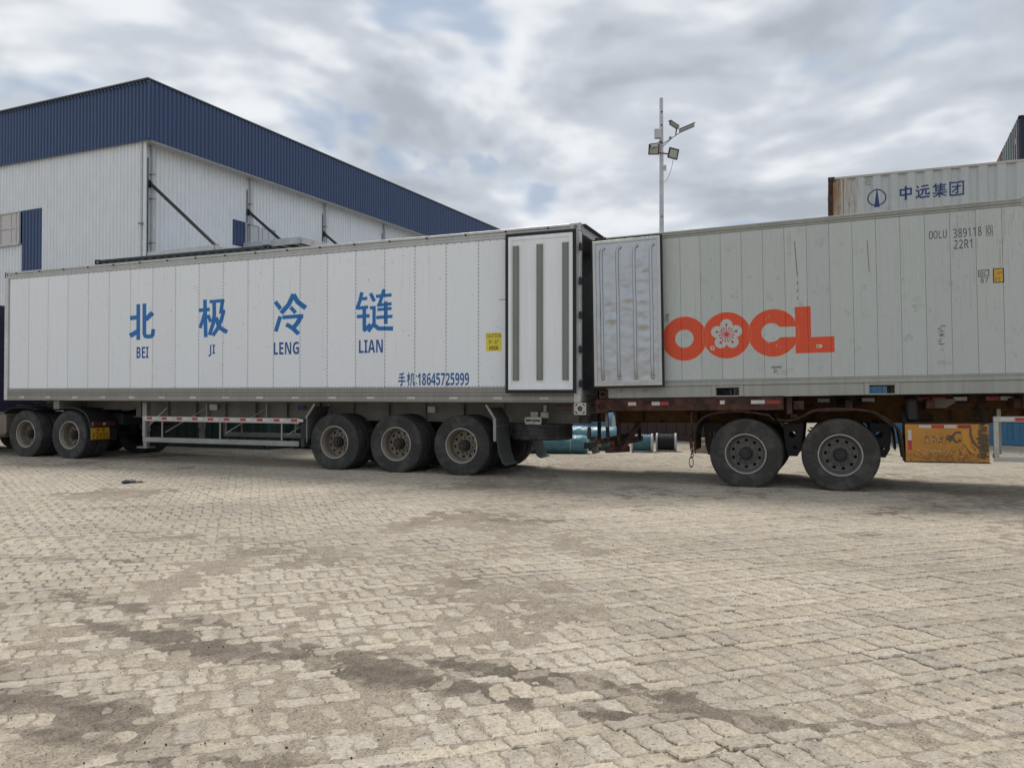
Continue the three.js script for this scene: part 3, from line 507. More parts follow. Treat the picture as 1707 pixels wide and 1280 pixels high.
{
  const c = thing('refrigerated_container', 'long white refrigerated container with large blue Chinese characters', 'container', [WX, WY, WZ], -AW);
  part(c, 'floor', span(-WL + 0.04, -0.04, 0.06, 0.20, -2.40, -0.04, 0.004), M.inside);
  part(c, 'roof', span(-WL + 0.03, -0.03, WH - 0.085, WH - 0.012, -2.40, -0.04, 0.004), M.white);
  part(c, 'inner_wall', [span(-WL + 0.09, -0.05, 0.205, WH - 0.09, -0.09, -0.016, 0), span(-WL + 0.09, -0.05, 0.205, WH - 0.09, -2.41, -2.35, 0), span(-WL + 0.02, -WL + 0.08, 0.205, WH - 0.09, -2.40, -0.04, 0)], M.inside);
  for (let i = -2; i < 19; i++) { const x1 = -1.811 - 0.612 * i - 0.0025, x0 = Math.max(-WL + 0.10, x1 - 0.612 + 0.005); part(c, 'side_panel', spanUV(span(x0, Math.min(x1, -0.125), P0, P1, -0.016, -0.001, 0.0035), -WL, 0, P0, P1), whitePanel, { keepUV: true }); }
  part(c, 'far_wall', span(-WL + 0.1, -0.12, P0, P1, -2.437, -2.415, 0.004), M.white);
  const spots = [];
  for (let i = -1; i < 19; i++) for (let y = P0 + 0.03; y < P1; y += 0.066) spots.push([-1.811 - 0.612 * i + 0.014, y, -0.001]);
  for (let x = -WL + 0.13; x < -0.14; x += 0.066) { spots.push([x, P0 + 0.014, -0.001]); if (x % 0.132 > -0.066) spots.push([x, P1 - 0.012, -0.001]); }
  rivets(c, spots, M.rivet);
  // top rail: stepped aluminium section with roof bows' bolt heads; bottom rail: fluted, dull
  part(c, 'top_rail', [span(-WL + 0.1, -0.1, P1 + 0.003, P1 + 0.055, -0.06, 0.008, 0.004), span(-WL + 0.1, -0.1, P1 + 0.058, P1 + 0.105, -0.06, 0.0, 0.004), span(-WL + 0.1, -0.1, P1 + 0.108, WH - 0.006, -0.06, 0.012, 0.006)], M.rail);
  part(c, 'top_rail', span(-WL + 0.1, -0.1, P1, WH - 0.006, -2.44, -2.39, 0.006), M.rail);
  for (let i = 0; i < 18; i++) part(c, 'roof_clip', box(0.022, 0.03, 0.03, -0.55 - i * 0.745, WH - 0.045, 0.022, 0.004), M.gasket);
  const flutes = []; for (const [y0, y1, z] of [[0.0, 0.022, 0.012], [0.024, 0.105, 0.004], [0.107, 0.122, 0.012], [0.124, 0.160, 0.004], [0.162, 0.176, 0.012], [0.178, 0.214, 0.004], [0.216, 0.250, 0.009]]) flutes.push(span(-WL + 0.1, -0.12, y0, y1, -0.05, z, 0.003));
  part(c, 'bottom_rail', flutes, M.railDirty); part(c, 'bottom_rail', span(-WL + 0.1, -0.12, 0, 0.25, -2.44, -2.38, 0.004), M.railDirty);
  for (let i = 0; i < 16; i++) part(c, 'reflector', box(0.16, 0.038, 0.004, -0.62 - i * 0.826, 0.068, 0.007, 0.0015), M.whiteTape);
  for (const x of [-WL + 0.05, -0.06]) for (const z of [-0.05, -2.39]) part(c, 'corner_post', span(x - 0.058, x + 0.058, 0.0 + (x < -1 ? 0.0 : 0.002), WH - 0.125, z - 0.055, z + 0.055 + (z > -1 ? 0.004 : 0), 0.008), M.white);
  for (const x of [-WL + 0.085, -0.085]) for (const z of [-0.08, -2.36]) part(c, 'corner_casting', casting(x, WH - 0.060, z + (z > -1 ? 0.008 : -0.004), x < -1 ? -1 : 1, 1, z > -1 ? 1 : -1), M.rail);
  part(c, 'door_header', span(-0.13, -0.005, WH - 0.16, WH - 0.02, -2.27, -0.17, 0.01), M.rail);
  part(c, 'door_sill', span(-0.13, -0.005, 0.01, 0.15, -2.33, -0.11, 0.008), M.railDirty);
  part(c, 'header_cover', span(-0.16, 0.06, WH - 0.012, WH - 0.002, -2.42, -0.10, 0.003), M.roofDark);
  const d = doorLeaf(c, 1.20, 2.61, 'white'); d.position.set(-0.645, 0.16, 0.035);
  const e = doorLeaf(c, 1.20, 2.61, 'white'); e.position.set(-0.645, 0.16, -2.475); e.rotation.y = Math.PI;
  hinges(c, 0.012, [0.30, 0.85, 1.40, 1.95, 2.50], 0.02, M.darkSteel); hinges(c, 0.012, [0.30, 0.85, 1.40, 1.95, 2.50], -2.46, M.darkSteel);
  part(c, 'cooling_unit', [span(-WL - 0.32, -WL + 0.0, 0.55, 2.7, -2.2, -0.24, 0.03), span(-WL - 0.36, -WL - 0.325, 1.5, 2.4, -1.9, -0.5, 0.01)], M.darkSteel);
}

// ---------------------------------------------------------------- the grey refrigerated container
const GL = 6.058, GY = 1.332, GH = 2.600, Q0 = 0.262, Q1 = 2.492, TILT = 0.0146;
const greySide = canvasOf(2048, 764, (ctx, w, h) => {
  const X = (k) => k / GL * w, Y = (y) => h - (y - Q0) / (Q1 - Q0) * h, S = w / GL;
  ctx.fillStyle = 'rgb(185,190,187)'; ctx.fillRect(0, 0, w, h);
  const r = rngOf(19);
  for (let i = 0; i < 20; i++) { const v = r() * 30; ctx.fillStyle = `rgba(${165 + v},${172 + v},${168 + v},0.22)`; ctx.fillRect(X(1.05 + 0.307 * (i - 3)), 0, 0.307 * S, h); }
  // the red letters
  const red = 'rgb(216,76,38)', paper = 'rgb(186,192,188)', cy = Y(0.925);
  ctx.fillStyle = red; const disc = (x, y, R) => { ctx.beginPath(); ctx.arc(X(x), y, R * S, 0, 7); ctx.fill(); };
  disc(1.405, Y(0.908), 0.346); disc(2.042, Y(0.932), 0.356); disc(2.715, Y(0.938), 0.358);
  ctx.beginPath(); ctx.moveTo(X(3.025), Y(1.305)); ctx.lineTo(X(3.242), Y(1.305)); ctx.lineTo(X(3.242), Y(0.853)); ctx.lineTo(X(3.554), Y(0.853)); ctx.lineTo(X(3.554), Y(0.622)); ctx.lineTo(X(3.025), Y(0.622)); ctx.fill();
  ctx.fillStyle = paper; disc(1.405, Y(0.908), 0.142); disc(2.69, Y(0.945), 0.142); ctx.fillRect(X(2.69), Y(1.02), 0.34 * S, 0.155 * S);
  for (let i = 0; i < 5; i++) { const a = -Math.PI / 2 + i * Math.PI * 2 / 5; ctx.beginPath(); ctx.arc(X(2.042) + Math.cos(a) * 0.145 * S, Y(0.945) + Math.sin(a) * 0.145 * S, 0.092 * S, 0, 7); ctx.fill(); } disc(2.042, Y(0.945), 0.12);
  ctx.strokeStyle = ctx.fillStyle = 'rgb(196,52,60)';
  for (let i = 0; i < 15; i++) { const a = -Math.PI / 2 + i * Math.PI * 2 / 15, L = (i % 3 === 0 ? 0.150 : 0.105) * S; ctx.lineWidth = 3; ctx.beginPath(); ctx.moveTo(X(2.042), Y(0.945)); ctx.lineTo(X(2.042) + Math.cos(a) * L, Y(0.945) + Math.sin(a) * L); ctx.stroke(); ctx.beginPath(); ctx.arc(X(2.042) + Math.cos(a) * L, Y(0.945) + Math.sin(a) * L, (i % 3 === 0 ? 0.019 : 0.013) * S, 0, 7); ctx.fill(); }
  disc(2.042, Y(0.945), 0.03);
  // patches where stickers came off
  ctx.fillStyle = 'rgb(205,202,188)'; ctx.fillRect(X(1.80), Y(0.775), 20, 20); ctx.fillRect(X(3.31), Y(0.74), 26, 16); ctx.fillRect(X(2.99), Y(0.60), 9, 9); ctx.fillStyle = 'rgb(90,80,60)'; ctx.fillRect(X(1.817), Y(0.76), 9, 8); ctx.fillRect(X(3.32), Y(0.725), 10, 6);
  for (let i = 0; i < 60; i++) { ctx.fillStyle = `rgba(205,205,198,${0.2 + 0.5 * r()})`; ctx.fillRect(X(1.08 + 2.4 * r()), Y(1.26 - 0.66 * r()), 1 + 2 * r(), 1 + 7 * r() * r()); }
  for (let i = 0; i < 70; i++) { const x = 2.55 + (r() < 0.5 ? r() * 0.12 : r() * 0.75); ctx.fillStyle = `rgba(205,205,198,${0.3 + 0.5 * r()})`; ctx.fillRect(X(x), Y(1.22 - 0.62 * r()), 1 + 2 * r(), 3 + 16 * r() * r()); }
  ctx.strokeStyle = 'rgba(205,180,160,0.5)'; ctx.lineWidth = 2; for (const [x, y, R] of [[1.405, 0.908, 0.35], [2.042, 0.932, 0.36], [2.715, 0.938, 0.362]]) { ctx.beginPath(); ctx.arc(X(x), Y(y), R * S, 2.2, 7.6); ctx.stroke(); }
  // owner's number, type code and size marks
  ctx.fillStyle = 'rgb(34,36,36)'; const y0 = (k, y) => Y(y - GY - TILT * k);
  fitText(ctx, 'OOLU', X(4.79), y0(4.9, 3.658), X(5.005), y0(4.9, 3.545), '100px monospace'); fitText(ctx, '389118', X(5.085), y0(5.2, 3.662), X(5.42), y0(5.2, 3.540), '100px monospace'); fitText(ctx, '0', X(5.488), y0(5.5, 3.652), X(5.533), y0(5.5, 3.555), '100px monospace');
  ctx.strokeStyle = 'rgb(50,52,52)'; ctx.lineWidth = 2; ctx.strokeRect(X(5.475), y0(5.5, 3.672), 0.07 * S, 0.135 * S);
  fitText(ctx, '22R1', X(5.09), y0(5.2, 3.505), X(5.305), y0(5.2, 3.385), '100px monospace');
  ctx.lineWidth = 3; ctx.strokeRect(X(5.372), y0(5.4, 3.075), 0.12 * S, 0.09 * S); ctx.beginPath(); ctx.moveTo(X(5.415), y0(5.4, 3.075)); ctx.lineTo(X(5.415), y0(5.4, 2.985)); ctx.stroke();
  fitText(ctx, 'i', X(5.386), y0(5.4, 3.063), X(5.398), y0(5.4, 2.998)); fitText(ctx, 'C', X(5.430), y0(5.4, 3.058), X(5.482), y0(5.4, 3.000), '100px sans-serif'); fitText(ctx, '87', X(5.392), y0(5.4, 2.965), X(5.486), y0(5.4, 2.900), '100px sans-serif');
  ctx.fillStyle = 'rgb(214,166,58)'; ctx.fillRect(X(5.545), y0(5.6, 3.083), 0.115 * S, 0.185 * S); ctx.strokeStyle = 'rgb(30,28,24)'; ctx.lineWidth = 4; ctx.strokeRect(X(5.545), y0(5.6, 3.083), 0.115 * S, 0.185 * S);
  ctx.fillStyle = 'rgb(60,45,20)'; fitText(ctx, '2.6m', X(5.560), y0(5.6, 3.060), X(5.645), y0(5.6, 3.000), '100px sans-serif'); fitText(ctx, '8\u20326\u2033', X(5.562), y0(5.6, 2.975), X(5.640), y0(5.6, 2.915), '100px sans-serif');
  grime(ctx, w, h, 33, { drips: 900, scuffs: 220, blots: 130, specks: 420, drip: '108,102,90', scuff: '72,76,76' });
  // the long scrape, rust runs towards the front end
  ctx.strokeStyle = 'rgba(70,70,64,0.75)'; ctx.lineWidth = 4; ctx.beginPath(); ctx.moveTo(X(3.04), Y(2.28)); ctx.lineTo(X(3.07), Y(1.75)); ctx.stroke(); ctx.setLineDash([18, 20]); ctx.beginPath(); ctx.moveTo(X(3.07), Y(1.68)); ctx.lineTo(X(3.07), Y(1.35)); ctx.stroke(); ctx.setLineDash([]);
  ctx.beginPath(); ctx.moveTo(X(4.01), Y(2.2)); ctx.lineTo(X(4.03), Y(1.75)); ctx.lineWidth = 3; ctx.stroke();
  for (let i = 0; i < 180; i++) { const x = 5.0 + 1.05 * r(), y = 2.49 - 1.6 * r() * r(); ctx.fillStyle = `rgba(132,112,90,${0.05 + 0.22 * r()})`; ctx.fillRect(X(x), Y(y), 1 + 3 * r(), 10 + 120 * r() * r()); }
  ctx.fillStyle = 'rgba(80,84,82,0.55)'; for (let i = 0; i < 26; i++) ctx.fillRect(X(4.86 + 0.05 * r()), Y(1.0 - 0.42 * r()), 6 + 16 * r(), 2 + 3 * r());
  ctx.fillStyle = 'rgba(90,84,74,0.7)'; ctx.fillRect(X(2.68), Y(0.44), 0.14 * S, 8); for (let i = 0; i < 22; i++) ctx.fillRect(X(2.71 + 0.05 * r()), Y(0.42 - 0.1 * r()), 5, 3);
});
{
  const c = thing('refrigerated_container', 'grey refrigerated container with big orange-red letters and a flower in the second O', 'container', [GX, GY, GZ], -AG); c.rotation.z = TILT;
  const panel = std(lin(1, 1, 1), 0.48, 0, greySide, { bumpMap: ripple(6, 1.3), bumpScale: 0.006 });
  part(c, 'floor', span(0.04, GL - 0.04, 0.135, 0.25, -2.40, -0.04, 0.004), M.inside);
  part(c, 'roof', span(0.03, GL - 0.03, GH - 0.085, GH - 0.012, -2.40, -0.04, 0.004), M.greyPaint);
  part(c, 'inner_wall', [span(0.05, GL - 0.09, 0.255, GH - 0.09, -0.09, -0.016, 0), span(0.05, GL - 0.09, 0.255, GH - 0.09, -2.41, -2.35, 0), span(GL - 0.08, GL - 0.02, 0.255, GH - 0.09, -2.40, -0.04, 0)], M.inside);
  part(c, 'far_wall', span(0.1, GL - 0.1, Q0, Q1, -2.437, -2.415, 0.004), M.greyPaint);
  const seams = [0.12]; for (let x = 0.438; x < GL - 0.2; x += 0.307) seams.push(x); seams.push(GL - 0.12);
  for (let i = 0; i + 1 < seams.length; i++) part(c, 'side_panel', spanUV(span(seams[i] + 0.0015, seams[i + 1] - 0.0015, Q0, Q1, -0.016, -0.001, 0.005), 0, GL, Q0, Q1), panel, { keepUV: true });
  part(c, 'top_rail', [span(0.1, GL - 0.1, Q1 + 0.003, Q1 + 0.035, -0.06, 0.006, 0.005), span(0.1, GL - 0.1, Q1 + 0.038, Q1 + 0.066, -0.06, 0.014, 0.006), span(0.1, GL - 0.1, Q1 + 0.069, GH - 0.004, -0.06, 0.006, 0.006)], M.greyRail);
  part(c, 'top_rail', span(0.1, GL - 0.1, Q1, GH - 0.004, -2.44, -2.39, 0.006), M.greyRail);
  part(c, 'ledge', [span(0.1, GL - 0.1, 0.234, 0.258, -0.05, 0.008, 0.005), span(0.1, GL - 0.1, 0.170, 0.232, -0.05, 0.014, 0.008)], M.greyRail);
  const rail = []; for (const [a, b] of [[0.17, 1.80], [2.28, 3.93], [4.39, GL - 0.17]]) rail.push(span(a, b, 0, 0.168, -0.05, 0.004, 0.005));
  for (const a of [1.835, 2.245, 3.965, 4.355]) rail.push(span(a - 0.033, a + 0.033, 0.002, 0.168, -0.12, 0.010, 0.004));
  for (const [a, b] of [[1.868, 2.212], [3.998, 4.322]]) rail.push(span(a, b, 0.0, 0.018, -2.44, 0.004, 0.002), span(a, b, 0.138, 0.168, -0.05, 0.004, 0.002));
  part(c, 'bottom_rail', rail, M.greyRail);
  part(c, 'bottom_rail', [span(0.1, 1.85, 0, 0.168, -2.44, -2.40, 0.004), span(2.23, 3.98, 0, 0.168, -2.44, -2.40, 0.004), span(4.34, GL - 0.1, 0, 0.168, -2.44, -2.40, 0.004)], M.greyRail);
  for (const [a, b] of [[0.4, 1.8], [2.3, 3.9], [4.4, 5.8]]) part(c, 'cross_member', span(a, b, 0.02, 0.13, -2.39, -0.06, 0.004), M.greyRail);
  for (const x of [0.06, GL - 0.06]) for (const z of [-0.05, -2.39]) part(c, 'corner_post', span(x - 0.058, x + 0.058, 0.12, GH - 0.12, z - 0.05, z + 0.058, 0.008), x < 1 ? M.rust : M.greyPaint);
  for (const x of [0.085, GL - 0.085]) for (const z of [-0.08, -2.36]) for (const y of [0.06, GH - 0.06]) part(c, 'corner_casting', casting(x, y, z + (z > -1 ? 0.010 : -0.006), x < 1 ? -1 : 1, y < 1 ? -1 : 1, z > -1 ? 1 : -1), x < 1 ? M.rust : M.greyRail);
  part(c, 'door_header', span(0.005, 0.12, GH - 0.15, GH - 0.01, -2.27, -0.17, 0.008), M.rust); part(c, 'door_sill', span(0.005, 0.12, 0.01, 0.15, -2.27, -0.17, 0.008), M.greyRail);
  const d = doorLeaf(c, 1.13, 2.36, 'alu'); d.position.set(0.535, 0.175, 0.035);
  const e = doorLeaf(c, 1.13, 2.36, 'alu'); e.position.set(0.535, 0.175, -2.475); e.rotation.y = Math.PI;
  hinges(c, -0.015, [0.4, 0.9, 1.4, 1.9, 2.3], 0.02, M.rust); hinges(c, -0.015, [0.4, 0.9, 1.4, 1.9, 2.3], -2.46, M.rust);
  part(c, 'handle_bracket', [box(0.02, 0.11, 0.03, 1.155, 1.25, 0.014, 0.004), box(0.03, 0.02, 0.04, 1.165, 1.29, 0.018, 0.004)], M.galv);
  for (const x of [0.38, 0.78]) part(c, 'door_hook', [box(0.03, 0.03, 0.03, x, 0.11, 0.02, 0.004), rod([x - 0.03, 0.10, 0.03], [x + 0.03, 0.125, 0.03], 0.006)], M.galv);
}

// ---------------------------------------------------------------- trailers and lorry
const along = (ox, oz, a, x, z) => [ox + x * Math.cos(a) - z * Math.sin(a), oz + x * Math.sin(a) + z * Math.cos(a)];
function rebase(g, dx, dz) {   // put the group's origin under the thing itself
  const p = V(dx, 0, dz).applyEuler(g.rotation); g.position.add(p); for (const c of g.children) { c.position.x -= dx; c.position.z -= dz; }
}
const axle = (p, x, mat) => { for (const z of [-0.98, -1.46]) part(p, 'brake_chamber', [cyl(0.085, 0.085, 0.10, 'x', x + 0.28, 0.66, z, 16), cyl(0.07, 0.085, 0.08, 'x', x + 0.19, 0.66, z, 16), rod([x + 0.15, 0.66, z], [x - 0.02, 0.62, z], 0.012)], M.hub); part(p, 'brake_hose', tube([[x + 0.33, 0.68, -0.98], [x + 0.42, 0.86, -1.05], [x + 0.30, 0.98, -1.15], [x, 1.0, -1.2]], 0.012, 5), M.gasket); part(p, 'axle', [cyl(0.065, 0.065, 1.9, 'z', x, 0.51, -1.22, 14), box(0.2, 0.22, 0.12, x, 0.56, -0.72, 0.01), box(0.2, 0.22, 0.12, x, 0.56, -1.72, 0.01)], mat); };
function springs(p, xs, y, z, mat) { const g = []; for (const x of xs) for (let i = 0; i < 5; i++) g.push(tube([[x - 0.46 + i * 0.07, y + 0.10 - i * 0.02, z], [x, y - i * 0.017, z], [x + 0.46 - i * 0.07, y + 0.10 - i * 0.02, z]], 0.012, 4, 8).scale(1, 1, 1)); part(p, 'leaf_spring', g, mat); }
{
  const t = thing('semi_trailer', 'pale grey three-axle semi-trailer carrying the white container', 'trailer', [WX, 0, WZ], -AW);
  for (const z of [-0.74, -1.70]) part(t, 'main_beam', [...iBeam(-10.4, -0.05, 0.90, 1.255, z, 0.15), ...iBeam(-13.2, -10.4, 1.06, 1.254, z, 0.15)], M.chassis);
  const ribs = []; for (let x = -10.2; x < -0.3; x += 0.78) ribs.push(box(0.01, 0.32, 0.066, x, 1.077, -0.70, 0), box(0.01, 0.32, 0.066, x, 1.077, -1.74, 0)); part(t, 'web_stiffener', ribs, M.chassis);
  for (let x = -12.6; x < -0.2; x += 1.12) part(t, 'cross_member', span(x - 0.05, x + 0.05, 1.10, 1.235, -1.69, -0.75, 0.004), M.hub);
  for (const x of [-0.06, -12.0]) part(t, 'bolster', span(x - 0.09, x + 0.09, 1.072, 1.258, -2.42, -0.05, 0.006), M.chassis);
  { const h = new THREE.Path(); h.absellipse(0, 0, 0.047, 0.047, 0, Math.PI * 2, true); const tri = (sx, sy) => new THREE.Path([[0.085 * sx, 0.03 * sy], [0.085 * sx, 0.085 * sy], [0.03 * sx, 0.085 * sy]].map((p) => new THREE.Vector2(p[0] * 0.93, p[1] * 0.93)));
    part(t, 'bolster_end', extrude([[-0.095, -0.095], [0.095, -0.095], [0.095, 0.095], [-0.095, 0.095]], 0.02, 0.003, [h, tri(1, 1), tri(-1, 1), tri(1, -1), tri(-1, -1)]).translate(-0.01, 1.165, -0.02), M.paleFrame, { label: 'white square plate with a round hole' }); }
  for (const x of [-4.80, -3.49, -2.19]) { axle(t, x, M.hub); wheel(t, x, -0.27, 1, x * 2.1); wheel(t, x, -2.17, -1, x); }
  springs(t, [-4.80, -3.49, -2.19], 0.66, -0.74, M.hub); springs(t, [-4.80, -3.49, -2.19], 0.66, -1.70, M.hub);
  for (const x of [-5.4, -4.07, -2.76, -1.42]) for (const z of [-0.74, -1.70]) part(t, 'spring_hanger', span(x - 0.09, x + 0.09, 0.66, 0.90, z - 0.06, z + 0.06, 0.008), M.hub);
  // side guard with taped top rail
  for (const [z, s] of [[-0.06, 1], [-2.38, -1]]) {
    const q = new THREE.Group(); q.name = 'side_guard'; t.add(q);
    part(q, 'guard_rail', span(-9.45, -5.53, 0.845, 0.945, z - 0.02, z + 0.02, 0.006), M.paleFrame); part(q, 'guard_rail', span(-9.45, -5.53, 0.415, 0.515, z - 0.02, z + 0.02, 0.006), M.galv);
    part(q, 'guard_end', span(-9.46, -9.385, 0.517, 0.843, z - 0.02, z + 0.02, 0.006), M.galv);
    for (const x of [-8.93, -7.42, -5.93]) part(q, 'guard_post', span(x - 0.014, x + 0.014, 0.517, 0.843, z - 0.012, z + 0.012, 0.003), M.galv);
    for (let i = 0; i < 10; i++) { part(q, 'tape', box(0.135, 0.05, 0.004, -9.26 + i * 0.403, 0.905, z + s * 0.0225, 0.001), M.redTape); part(q, 'tape', box(0.135, 0.05, 0.004, -9.12 + i * 0.403, 0.905, z + s * 0.0225, 0.001), M.whiteTape); }
    for (const x of [-8.95, -7.4, -5.9]) part(q, 'guard_brace', [bar([x + 0.05, 0.62, z - s * 0.05], [x + 0.62, 1.13, z - s * 0.62], 0.035, 0.02), bar([x + 0.62, 0.92, z - s * 0.60], [x + 0.62, 1.2, z - s * 0.60], 0.04, 0.03)], M.galv);
  }
  part(t, 'stub_bracket', [span(-5.52, -5.38, 0.42, 0.95, -0.30, -0.08, 0.01)], M.black);
  // angled mudflap hangers and flaps
  for (const z of [-0.10, -2.34]) {
    part(t, 'flap_hanger', [bar([-5.20, 1.22, z], [-5.40, 0.95, z], 0.05, 0.035), bar([-5.40, 0.955, z], [-5.40, 0.50, z], 0.05, 0.035)], M.galv);
    part(t, 'flap_hanger', [bar([-1.70, 1.22, z], [-1.545, 0.99, z], 0.05, 0.035), bar([-1.545, 0.995, z], [-1.54, 0.60, z], 0.05, 0.035)], M.galv);
    const z0 = z > -1 ? -0.66 : -2.34, z1 = z > -1 ? -0.10 : -1.78;
    part(t, 'mudflap', sheet([[-1.66, 1.17], [-1.52, 0.98], [-1.50, 0.60], [-1.47, 0.40], [-1.40, 0.24], [-1.33, 0.20]], 0.012, z0, z1), M.flap);
    part(t, 'mudflap', sheet([[-5.26, 1.17], [-5.37, 0.95], [-5.37, 0.56]], 0.012, z0, z1), M.flap);
    part(t, 'mudflap_strap', bar([-1.505, 0.86, z0], [-1.505, 0.86, z1], 0.02, 0.012), M.galv);
  }
  part(t, 'mudflap', sheet([[-0.35, 0.62], [-0.345, 0.45], [-0.335, 0.35], [-0.31, 0.30]], 0.012, -2.25, -1.80), M.flapPale, { label: 'pale rubber flap at the far side' });
  part(t, 'reservoir', cyl(0.04, 0.035, 0.16, 'y', -5.44, 0.49, -0.06, 14), M.darkGreen);
  { // spare wheel lying flat in its cradle
    const w = new THREE.Group(); w.name = 'spare_wheel'; t.add(w); w.position.set(-0.98, 0.757, -0.92); w.rotation.x = -Math.PI / 2;
    for (const [n, g, m] of [['tyre', TYRE, M.rubber], ['rim', RIM, M.rimGrey]]) { const k = new THREE.Mesh(g, m); k.name = n; k.castShadow = k.receiveShadow = true; w.add(k); }
    part(t, 'spare_cradle', [span(-1.02, -0.94, 0.90, 0.94, -1.7, -0.35, 0.004), span(-1.05, -0.91, 0.935, 1.1, -0.62, -0.50, 0.006), bar([-1.10, 0.91, -0.40], [-0.82, 0.91, -0.40], 0.02, 0.05), bar([-1.10, 0.91, -0.40], [-1.10, 1.0, -0.40], 0.02, 0.05), bar([-0.82, 0.91, -0.40], [-0.82, 1.0, -0.40], 0.02, 0.05), bar([-1.10, 0.99, -0.40], [-0.82, 0.99, -0.40], 0.02, 0.04)], M.paleFrame);
  }
  part(t, 'tail_lamp', [span(-0.58, -0.22, 1.14, 1.20, -0.46, -0.40, 0.01)], M.tail);
  part(t, 'lamp_bracket', [span(-0.85, -0.70, 0.99, 1.10, -0.52, -0.44, 0.01), span(-0.80, -0.74, 1.10, 1.22, -0.50, -0.46, 0.004)], M.galv);
  part(t, 'underrun_bar', [span(-0.22, -0.12, 0.46, 0.56, -2.2, -0.9, 0.008), span(-0.20, -0.14, 0.56, 1.07, -1.75, -1.69, 0.006)], M.darkSteel);
  part(t, 'coupling_hose', [cyl(0.10, 0.10, 0.12, 'y', -0.05, 0.98, -0.42, 16), cyl(0.035, 0.03, 0.2, 'y', 0.02, 0.76, -0.42, 10)], M.hub);
  for (const z of [-0.42, -2.0]) { const l = new THREE.Group(); l.name = 'landing_leg'; t.add(l); part(l, 'leg_tube', [box(0.12, 0.62, 0.12, -9.75, 0.92, z, 0.006), box(0.095, 0.36, 0.095, -9.75, 0.46, z, 0.006)], M.galv); part(l, 'foot', span(-9.90, -9.60, 0.26, 0.29, z - 0.12, z + 0.12, 0.005), M.galv); part(l, 'leg_brace', [bar([-9.70, 0.72, z], [-9.15, 1.12, z], 0.04, 0.03)], M.galv); }
  for (const [x, y, w, h, m] of [[-8.16, 1.13, 0.2, 0.12, M.whiteTape], [-5.95, 1.13, 0.16, 0.08, M.crateBlue], [-3.05, 1.12, 0.16, 0.11, M.paleEnd]]) part(t, 'data_plate', box(w, h, 0.004, x, y, -0.66, 0.001), m);
  rebase(t, -6.5, -1.22);
}
